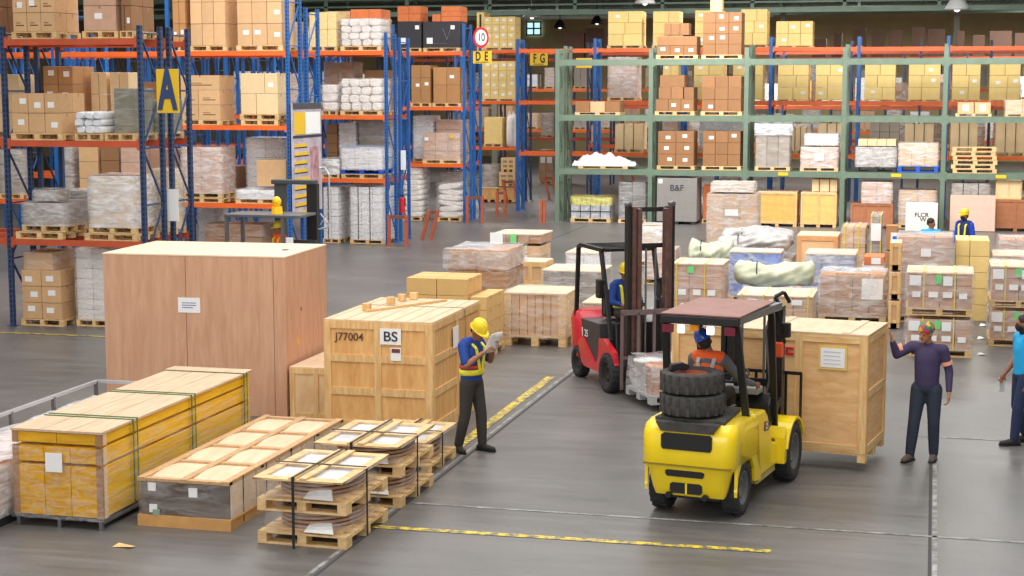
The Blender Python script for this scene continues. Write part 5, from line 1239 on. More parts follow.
# mast
for s in (-1, 1):
    for k, dx in enumerate((0, .065)):
        b = B(); x = s * (.36 - dx)
        b.box(x - .03, x + .03, 2.06 + .03 * k, 2.2 + .03 * k, .08, 2.1 + .03 * k); b.build('mast_channel', (BLK, BLKM)[k], YT, bevel=.005, fix=False)
    B().cyl((s * .22, 2.08, .2), (s * .22, 2.08, 1.9), .035, 12).build('lift_cylinder', BLKM, YT, fix=False)
    B().cyl((s * .4, 1.4, .75), (s * .38, 2.06, .95), .035, 10).build('tilt_cylinder', BLK, YT, fix=False)
    B().bar((s * .14, 2.14, .4), (s * .14, 2.14, 2.0), .03, .012).build('mast_chain', STEEL, YT, fix=False)
for z in (.2, 1.1, 2.03): B().box(-.36, .36, 2.03, 2.07, z, z + .09).build('mast_crossmember', BLK, YT, fix=False)
B().tube([(.36, 2.02, 2.12), (.3, 2.0, 2.22), (.4, 2.05, 2.28), (.46, 2.1, 2.15)], .025, 8).build('hose_loop', BLK, YT, fix=False)
B().tube([(.3, 2.0, 2.2), (.2, 1.98, 1.8), (.26, 1.98, 1.2), (.15, 1.98, .7)], .014, 8).build('hydraulic_hose', STEEL, YT, fix=False)
for i, (x, y, z) in enumerate(((.42, 1.66, 1.62), (.5, 1.7, 1.86))):
    B().box(x - .07, x + .07, y, y + .08, z - .09, z + .09).build('side_mirror' if i else 'turn_lamp', BLK if i else plain('lamp_orange', (224, 84, 40), .35), YT, bevel=.015, fix=False)
B().bar((.45, 1.6, 2.1), (.5, 1.75, 1.7), .025).build('mirror_arm', BLK, YT, fix=False)
b = B(); b.box(-.5, .5, 2.24, 2.29, .1, .22).box(-.5, .5, 2.24, 2.29, .42, .52); b.build('fork_carriage', BLK, YT, fix=False)
b = B(); b.box(-.58, .58, 2.3, 2.33, 1.22, 1.26).box(-.58, .58, 2.3, 2.33, .5, .54)
for k in range(7): x = -.57 + k * .19; b.box(x - .015, x + .015, 2.3, 2.33, .5, 1.24)
b.build('load_backrest', BLK, YT, fix=False)
for s in (-1, 1): B().box(s * .3 - .05, s * .3 + .05, 2.3, 2.34, .135, .6).box(s * .3 - .05, s * .3 + .05, 2.3, 3.5, .15, .185).build('fork_arm', BLKM, YT, fix=False)
# seat, wheel
b = B(); b.box(-.34, .14, .58, 1.02, .94, 1.06); b.build('seat', plain('seat_vinyl', (30, 30, 32), .35), YT, bevel=.04, fix=False)
o = B().prism([(.48, 1.06), (.58, 1.06), (.5, 1.48), (.42, 1.48)], -.34, .14).build('seat_back', MATS['seat_vinyl'], YT, bevel=.05)
B().cyl((0, 1.5, 1.0), (0, 1.36, 1.32), .03, 10).build('steering_column', BLK, YT, fix=False)
o = B().lathe([(.17 + .014 * math.cos(a), .014 * math.sin(a)) for a in [i * PI / 3 for i in range(6)]], (0, 0, 0), 'z', 24).build('steering_wheel', BLK, YT, (0, 1.33, 1.35), fix=False); o.rotation_euler.x = .4
B().tube([(-.16, 0, 0), (.16, 0, 0)], .012, 6).tube([(0, -.16, 0), (0, 0, 0)], .012, 6).build('wheel_spoke', BLK, o, fix=False)
# spare tyres on the deck
for k in range(2):
    p = YM @ Vector((-.06 - .01 * k, -.14, 1.14 + .125 + .245 * k))
    o = tyre('spare_tyre', None, p, .36 - .01 * k, .235, 'z', mat=RUBD)
    tag(o, ('lower spare tyre lying on the back of the yellow forklift', 'upper spare tyre in the pile on the yellow forklift')[k], 'tyre')
    if k:
        B().lathe([(.1, -.1), (.2, -.1), (.22, .08), (.12, .1)], (0, 0, 0), 'z', 24).build('rusty_rim', plain('rust', (140, 66, 44), .8, noise=.3), o, fix=False)
p = YM @ Vector((-.2, -.2, 1.14 + .49))
tag(B().prism([(-.12, 0), (.08, 0), (.12, .05), (.02, .09), (-.1, .07)], -.05, .05, 'y').build('black_chock', BLK, None, p, rz=.4, bevel=.01), 'small black rubber chock on the spare tyres', 'chock')

# red electric forklift
RO = Vector((-5.2, 26.62, 0)); RYAW = math.radians(-148 + 360)
RT = thing('forklift_truck', 'red electric forklift with a tall raised mast, facing the viewer', 'forklift', RO, RYAW)
b = loft(B(), [(.22, rr_plan(.42, -.34, .3, .12)), (.35, rr_plan(.47, -.38, .3, .15)), (.95, rr_plan(.5, -.40, .2, .16)), (1.08, rr_plan(.48, -.34, .12, .14)), (1.12, rr_plan(.42, -.26, .1, .1))]); b.build('counterweight', RP, RT)
B().prism([(.1, .28), (.1, 1.0), (1.0, 1.02), (1.02, .5), (1.1, .3), (1.08, .28)], -.48, .48).build('battery_hood', plain('hood_darkgrey', (58, 58, 62), .45), RT, bevel=.03)
for s in (-1, 1):
    B().prism([(.12, .6), (.3, .72), (.9, .34), (1.05, .46), (1.1, .8), (1.3, .82), (1.72, .66), (1.76, .5)] + arcpts(1.5, .3, .33, 30, 165, 8) + [(1.1, .25), (.42, .25), (.3, .3)], s * .44, s * .52).build('side_panel', RP, RT, bevel=.015)
    tyre('rear_wheel', RT, (s * .42, 0, .26), .25, .18, rim=BLKM, side=s, n=26)
    tyre('front_wheel', RT, (s * .46, 1.5, .31), .305, .22, rim=BLKM, side=s, n=28)
    B().bar((s * .45, -.05, 2.16), (s * .46, -.12, 1.0), .07, .06).build('guard_post', BLK, RT, bevel=.01, fix=False)
    B().bar((s * .45, -.05, 2.16), (s * .44, .1, 2.2), .07, .06).build('guard_post', BLK, RT, bevel=.01, fix=False)
    B().bar((s * .45, 1.0, 2.18), (s * .44, 1.45, .8), .07, .06).build('guard_post', BLK, RT, bevel=.01, fix=False)
    B().bar((s * .45, .05, 2.2), (s * .45, 1.05, 2.2), .06, .06).build('guard_rail', BLK, RT, fix=False)
for k in range(6): B().box(-.45, .45, .05 + k * .19, .09 + k * .19, 2.17, 2.22).build('guard_bar', BLK, RT, fix=False)
text('25', 'numeral', LAB, RT, (.484, .42, .78), SIDE, .16, .001); B().box(.482, .486, .16, .26, .72, .86).build('mark', LAB, RT, fix=False)
text('25', 'numeral', LAB, RT, (-.484, .55, .78), (PI / 2, 0, -PI / 2), .17, .001); B().box(-.486, -.482, .7, .8, .73, .85).build('badge_block', LAB, RT, fix=False)
B().box(-.42, .42, 1.0, 1.6, .3, .42).build('floor_plate', BLK, RT, fix=False); B().prism([(1.45, .4), (1.4, 1.05), (1.5, 1.1), (1.6, .4)], -.4, .4).build('cowl', BLK, RT, bevel=.02)
B().box(-.22, .22, .5, .95, .94, 1.03).build('seat', MATS['seat_vinyl'], RT, bevel=.04, fix=False); B().prism([(.4, 1.05), (.5, 1.05), (.44, 1.5), (.37, 1.5)], -.22, .22).build('seat_back', MATS['seat_vinyl'], RT, bevel=.04)
B().cyl((0, 1.45, .95), (0, 1.33, 1.3), .03, 10).build('steering_column', BLK, RT, fix=False)
o = B().lathe([(.16 + .014 * math.cos(a), .014 * math.sin(a)) for a in [i * PI / 3 for i in range(6)]], (0, 0, 0), 'z', 24).build('steering_wheel', BLK, RT, (0, 1.3, 1.33), fix=False); o.rotation_euler.x = .4
for s in (-1, 1):
    for k in range(3):
        x = s * (.36 - .068 * k); yy = 1.84 + .05 * k
        B().box(x - .03, x + .03, yy, yy + .14, .08, 2.98 - .03 * k).build('mast_channel', (BLKM, MASTR, MASTR)[k], RT, bevel=.004, fix=False)
    B().cyl((s * .36, 1.84, 2.98), (s * .36, 1.98, 2.98), .04, 10).build('mast_roller', STEEL, RT, fix=False)
    B().cyl((s * .14, 1.9, .2), (s * .14, 1.9, 1.5), .035, 12).build('lift_cylinder', BLK, RT, fix=False)
    B().bar((s * .08, 1.96, .5), (s * .08, 1.96, 2.3), .03, .012).build('mast_chain', STEEL, RT, fix=False)
    B().box(s * .5 - .05, s * .5 + .07, 1.05, 1.2, 1.45, 1.75).build('work_lamp_housing', BLK, RT, bevel=.02, fix=False)
for z in (.25, 2.3, 2.86): B().box(-.37, .37, 1.82, 1.86, z, z + .07).build('mast_crossmember', BLKM, RT, fix=False)
B().tube([(-.4, 1.8, 2.9), (-.46, 1.75, 2.6), (-.44, 1.78, 1.8)], .02, 6).build('hydraulic_hose', BLK, RT, fix=False)
b = B(); b.box(-.48, .48, 2.08, 2.12, .15, .27).box(-.48, .48, 2.08, 2.12, .5, .6); b.build('fork_carriage', BLKM, RT, fix=False)
b = B(); b.box(-.55, .55, 2.1, 2.14, 1.3, 1.38).box(-.55, .55, 2.1, 2.13, .62, .66)
for k in range(5): x = -.53 + k * .265; b.box(x - .02, x + .02, 2.1, 2.14, .15 if k in (0, 4) else .6, 1.34)
b.build('load_backrest', plain('backrest_pinkgrey', (112, 94, 94), .5, .2), RT, fix=False)
B().box(-.12, .12, 1.98, 2.02, .55, .68).build('lift_bracket', plain('bracket_pink', (190, 110, 110), .5), RT, fix=False)
for s in (-1, 1): B().box(s * .3 - .05, s * .3 + .05, 2.14, 2.18, .06, .5).box(s * .3 - .05, s * .3 + .05, 2.14, 3.1, .06, .1).build('fork_arm', BLKM, RT, fix=False)
RMt = Matrix.Translation(RO) @ Matrix.Rotation(RYAW, 4, 'Z'); p = RMt @ Vector((0, 2.22, .11))
t = thing('wrapped_pallet_load', 'white film wrapped drum load held low by the red forklift', 'pallet load', p, RYAW)
pallet_mesh(B(), -.5, .5, 0, 1.0, 0, .13).build('pallet', LSTEEL, t, fix=False)
for k, (x, y, m) in enumerate(((-.24, .26, LAB), (.24, .28, LAB), (-.2, .74, LAB), (.25, .74, plain('pail_orange', (222, 150, 100), .5)))):
    B().lathe([(0.001, 0), (.2, 0), (.22, .4), (.23, .4), (.23, .43), (0.001, .43)], (x, y, .13), 'z', 20).build('pail', m, t, fix=False)
wrap_mesh(-.48, .48, .02, .98, .12, .6, .03, .06, rough=.03).build('stretch_wrap', F2, t, fix=False)

# reach truck behind the plywood box
q = atY(296, 240, 34); RO2 = Vector((q.x, 33.9, 0))
KT = thing('reach_truck', 'dark reach truck with an amber beacon behind the plywood box', 'forklift', RO2, 0)
DG = plain('truck_darkgrey', (64, 68, 72), .5)
for s in (-1, 1):
    B().box(s * .38 - .12, s * .38 + .02 + .1, .1, .28, .1, 2.66).build('mast_channel', BLK if s > 0 else DG, KT, bevel=.01, fix=False)
    B().box(s * .38 - .04, s * .38 + .04, .3, .4, .1, 2.6).build('inner_mast', DG, KT, fix=False)
B().box(-.56, .46, .06, .3, 2.64, 2.74).build('mast_head', DG, KT, bevel=.02, fix=False)
B().box(-.5, .5, .04, .1, 1.3, 1.42).build('mast_crossmember', DG, KT, fix=False)
B().box(-1.25, .52, -.95, .0, 1.98, 2.04).build('guard_roof', STEEL, KT, bevel=.01, fix=False)
for (x, y) in ((-1.2, -.9), (-1.2, -.05), (.1, -.9)): B().bar((x, y, .9), (x, y, 2.0), .07).build('guard_post', STEEL, KT, fix=False)
B().box(-1.3, -.82, -1.3, 0, .1, 1.0).build('truck_body', DG, KT, bevel=.06, fix=False); B().box(-.82, .1, -1.3, 0, .08, .18).build('platform', DG, KT, fix=False)
B().box(.1, .62, -1.3, .0, .1, .5).build('battery_box', BLK, KT, bevel=.02, fix=False)
B().bar((.66, -.9, .05), (.66, -.9, 1.42), .09).build('side_post', BLK, KT, fix=False); B().bar((.0, -.9, 1.38), (.66, -.9, 1.38), .06).build('side_rail', BLK, KT, fix=False)
b = B(); b.tube([(.5, .2, 1.65), (.72, .2, 1.7), (.76, .2, 1.9), (.76, .2, 2.85), (.66, .2, 3.02), (.54, .2, 3.0), (.54, .2, 2.7)], .02, 8).tube([(.54, .2, 2.0), (.76, .2, 1.75)], .012, 6).tube([(.54, .2, 1.75), (.76, .2, 2.1)], .012, 6); b.build('hose_guard', LSTEEL, KT, fix=False)
for y in (-1.1, -.2): tyre('wheel', KT, (-1.37, y, .17), .17, .12, n=20, tread=False, mat=RUB)
AMB = plain('beacon_amber', (255, 196, 10), .3)
g = atY(277, 213, 33.3); bx, bz = g.x - RO2.x, 2.04
B().cyl((bx, -.6, bz), (bx, -.6, bz + .16), .13, 16, .11).ell((bx, -.6, bz + .26), (.1, .1, .12), 12).build('beacon', AMB, KT, fix=False); B().cyl((bx, -.6, bz - .06), (bx, -.6, bz), .14, 16).build('beacon_base', SR, KT, fix=False)
B().box(bx + .35, bx + .5, -.98, -.93, 1.42, 1.56).build('work_lamp', LAB, KT, fix=False)

# ================================================================== PEOPLE
SKIN = plain('skin', (150, 100, 72), .55, noise=.05); SKIND = plain('skin_tan', (172, 118, 84), .55)
HAIR = plain('hair_dark', (36, 28, 26), .6); EYEM = plain('eye_dark', (24, 18, 16), .3); LIP = plain('lip', (132, 76, 64), .5)
def blob(name, mat, parent, parts, vox, sm=4):
    """closed shapes fused into one continuous surface"""
    b = B()
    for p in parts:
        if p[0] == 'c':
            _, a, ra, c, rc = p; a = Vector(a); c = Vector(c)
            b.ell(a, (ra, ra, ra), 12); b.ell(c, (rc, rc, rc), 12); b.cyl(a, c, ra, 14, rc)
        else:
            _, c, r, *M = p; b.ell(c, r, 16, M[0] if M else None)
    o = b.build(name, mat, parent, fix=True, smooth=True)
    m = o.modifiers.new('r', 'REMESH'); m.mode = 'VOXEL'; m.voxel_size = vox; m.use_smooth_shade = True
    s = o.modifiers.new('s', 'SMOOTH'); s.iterations = sm; s.factor = .5
    dg = bpy.context.evaluated_depsgraph_get(); me = bpy.data.meshes.new_from_object(o.evaluated_get(dg)); old = o.data
    o.modifiers.clear(); o.data = me; bpy.data.meshes.remove(old)
    for q in me.polygons: q.use_smooth = True
    return o
def basis(y, up=Vector((0, 0, 1))):
    y = Vector(y).normalized(); x = y.cross(up)
    x = x.normalized() if x.length > 1e-3 else Vector((1, 0, 0)); z = x.cross(y)
    return Matrix((x, y, z)).transposed()
def lerp(a, b, f): return Vector(a) * (1 - f) + Vector(b) * f
def person(label, loc, rz, J, skin=SKIN, shirt=None, trousers=None, shoe=None, sleeve=.45, vox=.011, hair='short', helmet=None, vest=None, mask=None, cap=None, scale=1.0, shown_hands=True, curl=.5, thin=1.0):
    t = thing('person', label, 'person', loc, rz); t.scale = (scale,) * 3
    V = {k: Vector(v) for k, v in J.items()}
    pel, che, nek, hed = V['pelvis'], V['chest'], V['neck'], V['head']
    hd = V.get('look', Vector((0, 1, 0))).normalized(); up = (hed - nek).normalized(); HB = basis(hd, up)
    def H(x, y, z): return hed + HB @ Vector((x, y, z))
    parts = [('e', pel, (.155 * thin, .105, .12)), ('c', pel + Vector((0, 0, .05)), .115 * thin, lerp(pel, che, .5), .115 * thin), ('e', che, (.165 * thin, .11, .17)), ('c', lerp(che, nek, .6), .07, nek, .055), ('c', nek, .055, hed - up * .05, .052)]
    parts += [('e', H(0, -.008, .02), (.076, .094, .102), HB), ('e', H(0, .03, -.045), (.056, .058, .062), HB), ('e', H(0, .07, -.085), (.026, .024, .022), HB), ('c', H(0, .086, .01), .010, H(0, .106, -.022), .015),
              ('e', H(.078, -.005, -.005), (.012, .02, .032), HB), ('e', H(-.078, -.005, -.005), (.012, .02, .032), HB), ('e', H(.03, .083, .024), (.022, .012, .008), HB), ('e', H(-.03, .083, .024), (.022, .012, .008), HB)]
    for s in 'LR':
        sh, el, wr = V['sh' + s], V['el' + s], V['wr' + s]; sg = 1 if s == 'R' else -1
        parts += [('c', lerp(che, sh, .5) + Vector((0, 0, .06)), .06, sh, .055), ('c', sh, .055, el, .042), ('c', el, .042, lerp(el, wr, .35), .043), ('c', lerp(el, wr, .35), .042, wr, .027)]
        hip, kn, an = V['hip' + s], V['kn' + s], V['an' + s]; toe = V['toe' + s]
        parts += [('c', hip, .088, kn, .058), ('c', kn, .058, lerp(kn, an, .35), .058), ('c', lerp(kn, an, .35), .056, an, .038), ('c', an - Vector((0, 0, .03)), .038, toe, .032)]
        if shown_hands:
            fd = V.get('hd' + s, (wr - el)).normalized(); pn = V.get('pn' + s, Vector((-sg, 0, 0))).normalized()
            ac = fd.cross(pn).normalized(); pn = ac.cross(fd).normalized(); PB = Matrix((ac, fd, pn)).transposed()
            pc = wr + fd * .055
            parts.append(('e', pc, (.042, .055, .018), PB)); c = V.get('curl' + s, Vector((curl, 0, 0))).x
            for i, (ox, ln) in enumerate(((-.032, .068), (-.011, .08), (.011, .075), (.031, .058))):
                p0 = pc + ac * ox + fd * .04; d1 = (fd * math.cos(c * .6) + pn * math.sin(c * .6)); p1 = p0 + d1 * ln * .5; d2 = (fd * math.cos(c * 1.6) + pn * math.sin(c * 1.6)); p2 = p1 + d2 * ln * .5
                parts += [('c', p0, .0095, p1, .009), ('c', p1, .009, p2, .0078)]
            ts = -1 if s == 'R' else 1
            p0 = pc + ac * ts * .03 - fd * .02; p1 = p0 + (ac * ts * .7 + fd * .7 + pn * .35).normalized() * .04; p2 = p1 + (fd + pn * .5 + ac * ts * .15).normalized() * .03
            parts += [('c', p0, .012, p1, .0105), ('c', p1, .0105, p2, .009)]
    blob('body', skin, t, parts, vox)
    for s in (-1, 1):
        B().ell(H(s * .03, .084, .01), (.012, .006, .006), 8, HB).build('eye', EYEM, t, fix=False)
    B().ell(H(0, .09, -.052), (.02, .006, .006), 8, HB).build('mouth', LIP, t, fix=False)
    if shirt:
        sp = [('e', lerp(pel, che, f), (rx * thin, ry, .1)) for f, rx, ry in [(.07 * k, .168 + .012 * min(1, .07 * k), .126 + .004 * min(1, .07 * k) - .012 * max(0, .07 * k - 1.0) * 5) for k in range(18)]] + [('e', che + Vector((0, 0, .04)), (.178 * thin, .12, .14)), ('c', lerp(che, nek, .55), .085, lerp(che, nek, .92), .066)]
        for s in 'LR':
            sh, el, wr = V['sh' + s], V['el' + s], V['wr' + s]
            sp += [('c', lerp(che, sh, .5) + Vector((0, 0, .055)), .078, sh, .07), ('c', sh, .07, lerp(sh, el, min(1, sleeve * 2)), .062 if sleeve < .5 else .052)]
            if sleeve > .5: sp += [('c', el, .054, lerp(el, wr, min(1, sleeve * 2 - 1)), .040)]
        blob('shirt', shirt, t, sp, vox, 14)
    if trousers:
        tp = [('e', pel - Vector((0, 0, .03)), (.168 * thin, .12, .11))]
        for s in 'LR':
            hip, kn, an = V['hip' + s], V['kn' + s], V['an' + s]
            tp += [('c', hip, .104, kn, .075), ('c', kn, .076, lerp(kn, an, .5), .07), ('c', lerp(kn, an, .5), .07, lerp(kn, an, .97), .06)]
        blob('trousers', trousers, t, tp, vox, 8)
    if shoe:
        for s in 'LR':
            an, toe = V['an' + s], V['toe' + s]; d = (toe - an); d.z = 0; d.normalize(); fl_ = an.z - .085
            hz = Vector((0, 0, 1))
            A = Vector((an.x, an.y, fl_))
            o = blob('shoe', shoe, t, [('c', A - d * .05 + hz * .045, .042, A + d * .08 + hz * .045, .045), ('c', A + d * .08 + hz * .042, .045, A + d * .17 + hz * .036, .036), ('c', A + hz * .06, .045, A + hz * .12, .046)], .01, 3)
            b = B(); X = basis(d); pts = [(-.042, -.08), (.042, -.08), (.046, .06), (.048, .14), (.03, .2), (-.03, .2), (-.048, .14), (-.046, .06)]
            vs = [A + X @ Vector((p[0], p[1], 0)) + hz * h for h in (0, .022) for p in pts]
            b.add(vs, [tuple(range(8)), tuple(range(15, 7, -1))] + [(k, k + 8, (k + 1) % 8 + 8, (k + 1) % 8) for k in range(8)]); b.build('sole', BLK, o)
    if hair == 'short':
        blob('hair', HAIR, t, [('e', H(0, -.018, .04), (.084, .094, .09), HB), ('e', H(0, -.055, -.005), (.07, .05, .07), HB)], .01, 3)
    if cap:
        blob('head_scarf', cap, t, [('e', H(0, -.014, .055), (.094, .11, .094), HB), ('e', H(0, -.08, .035), (.07, .06, .07), HB)], .01, 3)
    if helmet:
        h = B(); n = 24; vs = []; prof = [(1.0, -.005), (1.0, .02), (.97, .06), (.86, .1), (.62, .135), (.3, .15), (.02, .154)]
        for r, z in prof:
            for k in range(n): a = 2 * PI * k / n; vs.append(H(r * .098 * math.cos(a), -.005 + r * .118 * math.sin(a), .045 + z * .92))
        h.add(vs, [(j * n + k, j * n + (k + 1) % n, (j + 1) * n + (k + 1) % n, (j + 1) * n + k) for j in range(len(prof) - 1) for k in range(n)], True)
        ho = h.build('helmet', helmet, t, fix=True)
        h = B(); vs = []
        for k in range(n):
            a = 2 * PI * k / n; br = .016 + .05 * max(0, math.sin(a)) ** 2
            for rr, z in ((0, .052), (br, .046), (br, .04), (0, .044)): vs.append(H((.096 + rr * .6) * math.cos(a), -.005 + (.116 + rr) * math.sin(a), z))
        h.add(vs, [(k * 4 + j, k * 4 + (j + 1) % 4, ((k + 1) % n) * 4 + (j + 1) % 4, ((k + 1) % n) * 4 + j) for k in range(n) for j in range(4)], True); h.build('brim', helmet, ho)
        h = B(); h.tube([H(0, -.09, .14), H(0, -.045, .18), H(0, .03, .183), H(0, .09, .15)], .012, 8); h.build('ridge', helmet, ho)
    if mask:
        blob('face_mask', mask, t, [('e', H(0, .04, -.04), (.068, .066, .06), HB), ('c', H(0, .0, -.08), .06, nek + Vector((0, 0, .0)), .066)], .01, 3)
    if vest:
        vm, bm_, style = vest
        vp = [('e', lerp(pel, che, f), (rx * thin, ry, .09)) for f, rx, ry in [(.25 + .07 * k, .178 + .008 * k / 11, .136 + .003 * k / 11) for k in range(12)]] + [('e', che + Vector((0, 0, .03)), (.186 * thin, .13, .13)), ('c', lerp(che, nek, .5), .098, lerp(che, nek, .6), .09), ('c', lerp(che, V['shL'], .72) + Vector((0, 0, .05)), .086, lerp(che, V['shR'], .72) + Vector((0, 0, .05)), .086)]
        vo = blob('vest', vm, t, vp, vox, 12)
        rows = style
        for (f, hh, m) in rows:     # hoops round the body
            c = lerp(pel, che, f); b = B(); n = 28; rx = (.196 if f > .7 else .188) * thin; ry = .148
            vs = [c + Vector((rx * math.cos(2 * PI * k / n), ry * math.sin(2 * PI * k / n), z)) for z in (-hh, hh) for k in range(n)]
            vs += [c + Vector(((rx - .02) * math.cos(2 * PI * k / n), (ry - .02) * math.sin(2 * PI * k / n), z)) for z in (hh, -hh) for k in range(n)]
            b.add(vs, [(j * n + k, j * n + (k + 1) % n, ((j + 1) % 4) * n + (k + 1) % n, ((j + 1) % 4) * n + k) for j in range(4) for k in range(n)], True); b.build('reflective_band', m, vo)
        for s in 'LR':              # bands over the shoulders
            for fy in (-1, 1):
                sx = (V['sh' + s] - che).x; top = che + Vector((sx * .52, 0, .2)); mid = che + Vector((sx * .5, fy * .128, .09)); low = lerp(pel, che, .35) + Vector((sx * (.12 if bm_[1] == 'v' else .42), fy * .148, 0))
                b = B(); b.bar(top, mid, .045, .018); b.bar(mid, low, .045, .018); b.build('shoulder_band', bm_[0], vo, bevel=.004, fix=False)
    return t
STAND = dict(pelvis=(0, 0, .96), chest=(0, .0, 1.27), neck=(0, .0, 1.47), head=(0, .03, 1.60), shL=(-.185, 0, 1.40), shR=(.185, 0, 1.40), elL=(-.24, -.02, 1.12), elR=(.24, -.02, 1.12), wrL=(-.25, .08, .88), wrR=(.25, .08, .88),
             hipL=(-.09, 0, .9), hipR=(.09, 0, .9), knL=(-.1, .03, .5), knR=(.1, .03, .5), anL=(-.1, 0, .085), anR=(.1, 0, .085), toeL=(-.11, .15, .04), toeR=(.11, .15, .04))
NAVYS = plain('shirt_blue', (24, 62, 140), .8, noise=.1); PURP = plain('shirt_purple', (62, 52, 86), .8, noise=.12, nscale=5); CYAN = plain('shirt_cyan', (28, 158, 214), .8, noise=.1)
DKT = plain('trousers_dark', (52, 48, 46), .85, noise=.12); DENIM = plain('trousers_denim', (44, 52, 68), .85, noise=.12); NAVT = plain('jeans_navy', (30, 44, 76), .85, noise=.12)
SHO = plain('shoe_black', (30, 29, 30), .6); SHOG = plain('shoe_grey', (92, 80, 72), .8)
HY = plain('helmet_yellow', (236, 206, 40), .3); HB_ = plain('helmet_blue', (30, 84, 190), .25, coat=.4)
ORV = plain('vest_orange', (244, 96, 30), .7); RFL = plain('reflective_grey', (190, 190, 186), .4); YBND = plain('band_yellow', (232, 224, 50), .5); REDB = plain('band_red', (206, 62, 46), .6)
# man checking papers
J = dict(STAND); J.update(chest=(0, .02, 1.27), neck=(0, .06, 1.47), head=(.02, .12, 1.575), look=(.12, 1, -.7), elR=(.26, .1, 1.16), wrR=(.1, .27, 1.33), elL=(-.25, .12, 1.16), wrL=(-.06, .3, 1.38), hdR=(-.4, .6, .5), hdL=(.1, .5, .7), pnR=(-.7, .3, -.5), pnL=(.7, .3, -.3),
                          hipL=(-.09, 0, .9), knL=(-.1, .08, .5), anL=(-.1, .1, .085), toeL=(-.1, .25, .04), knR=(.11, -.02, .5), anR=(.15, -.1, .085), toeR=(.23, .03, .04), curlL=(1.1, 0, 0), curlR=(1.1, 0, 0))
t = person('man in yellow helmet and blue shirt reading papers beside the BS crate', (-5.78, 20.5, 0), math.radians(-110), J, SKIN, NAVYS, DKT, SHO, sleeve=.42, helmet=HY,
       vest=(NAVYS, (YBND, 'v'), [(.28, .035, YBND), (.5, .02, REDB)]), scale=1.02)
M = t.matrix_basis if False else (Matrix.Translation(t.location) @ Matrix.Rotation(t.rotation_euler.z, 4, 'Z') @ Matrix.Scale(1.02, 4))
p = M @ Vector((.03, .37, 1.45)); b = B(); vs = [(-.105 + .07 * i, .012 * math.sin(i + j), -.15 + .075 * j) for j in range(5) for i in range(4)]
b.add(vs, [(j * 4 + i, j * 4 + i + 1, j * 4 + i + 5, j * 4 + i + 4) for j in range(4) for i in range(3)], True)
o = b.build('paper_sheet', LAB, None, p, rz=math.radians(-110)); o.rotation_euler = (math.radians(-28), 0, math.radians(-120)); s = o.modifiers.new('s', 'SOLIDIFY'); s.thickness = .004
tag(o, 'white papers held up by the man in the yellow helmet', 'paper')
# man leaning on the carried crate
J = dict(STAND); J.update(head=(.02, .05, 1.595), look=(.55, 1, -.25), shR=(.19, .0, 1.42), elR=(.36, .08, 1.31), wrR=(.41, .15, 1.50), hdR=(.25, .1, .95), pnR=(1, .1, -.2), elL=(-.26, -.03, 1.13), wrL=(-.28, .08, .87), hdL=(0, .2, -1), curlR=(.3, 0, 0), curlL=(.9, 0, 0),
                          knR=(.13, .05, .5), anR=(.17, .06, .085), toeR=(.21, .2, .04), knL=(-.1, .02, .5), anL=(-.1, -.06, .085), toeL=(-.1, .09, .04))
person('man in purple shirt and bright head scarf touching the carried crate', (.01, 21.38, 0), math.radians(172), J, SKIND, PURP, DENIM, SHOG, sleeve=.93, hair=None, cap=plain('scarf_multicolour', (176, 150, 60), .8), vox=.011, scale=1.04, thin=.9)
o = bpy.data.objects['head_scarf'] if 'head_scarf' in bpy.data.objects else None
# bright patches on the scarf
sm = MATS['scarf_multicolour']; tt = sm.node_tree; vo = N(tt, 'ShaderNodeTexVoronoi'); vo.inputs['Scale'].default_value = 16; tc = N(tt, 'ShaderNodeTexCoord'); tt.links.new(tc.outputs['Object'], vo.inputs['Vector'])
hv = N(tt, 'ShaderNodeSeparateColor'); tt.links.new(vo.outputs['Color'], hv.inputs[0]); cr = N(tt, 'ShaderNodeValToRGB'); cr.color_ramp.interpolation = 'CONSTANT'
for pos, c in ((.25, (60, 130, 90)), (.45, (214, 170, 50)), (.65, (200, 60, 60)), (.8, (220, 120, 150))): e = cr.color_ramp.elements.new(pos); e.color = lin(c)
cr.color_ramp.elements[0].color = lin((80, 100, 110)); tt.links.new(hv.outputs[0], cr.inputs[0]); tt.links.new(cr.outputs[0], tt.nodes['Principled BSDF'].inputs['Base Color'])
pp = bpy.data.objects
_par = [o for o in pp if o.get('label', '').startswith('man in purple')][0]
for (a, c) in (((.19, 0, 1.42), (.40, .06, 1.36)), ((-.185, 0, 1.40), (-.26, -.03, 1.13))):
    q = lerp(a, c, .62); d = (Vector(c) - Vector(a)).normalized(); B().cyl(q - d * .022, q + d * .022, .069, 16, cap=True).build('sleeve_band', plain('band_salmon', (238, 160, 130), .6), _par, fix=False)
# man at the frame edge
J = dict(STAND); J.update(look=(.3, 1, -.1), elR=(.25, -.02, 1.12), wrR=(.25, .14, .9), elL=(-.25, -.05, 1.13), wrL=(-.26, .04, .88), curlR=(1.0, 0, 0), knL=(-.1, .1, .5), anL=(-.1, .14, .085), toeL=(-.1, .3, .04), anR=(.1, -.12, .085), toeR=(.1, .03, .04))
person('man in bright blue shirt and black face mask at the frame edge', (1.26, 22.75, 0), math.radians(112), J, SKIN, CYAN, NAVT, SHO, sleeve=.42, mask=plain('mask_black', (26, 26, 30), .8), scale=1.02)
p = Matrix.Translation((1.26, 22.75, 0)) @ Matrix.Rotation(math.radians(112), 4, 'Z') @ Vector((.26, .18, .76))
tag(B().box(-.05, .05, -.003, .003, -.1, .1).build('paper_sheet', LAB, None, p, rz=.8), 'small white paper in the hand of the man in bright blue', 'paper')
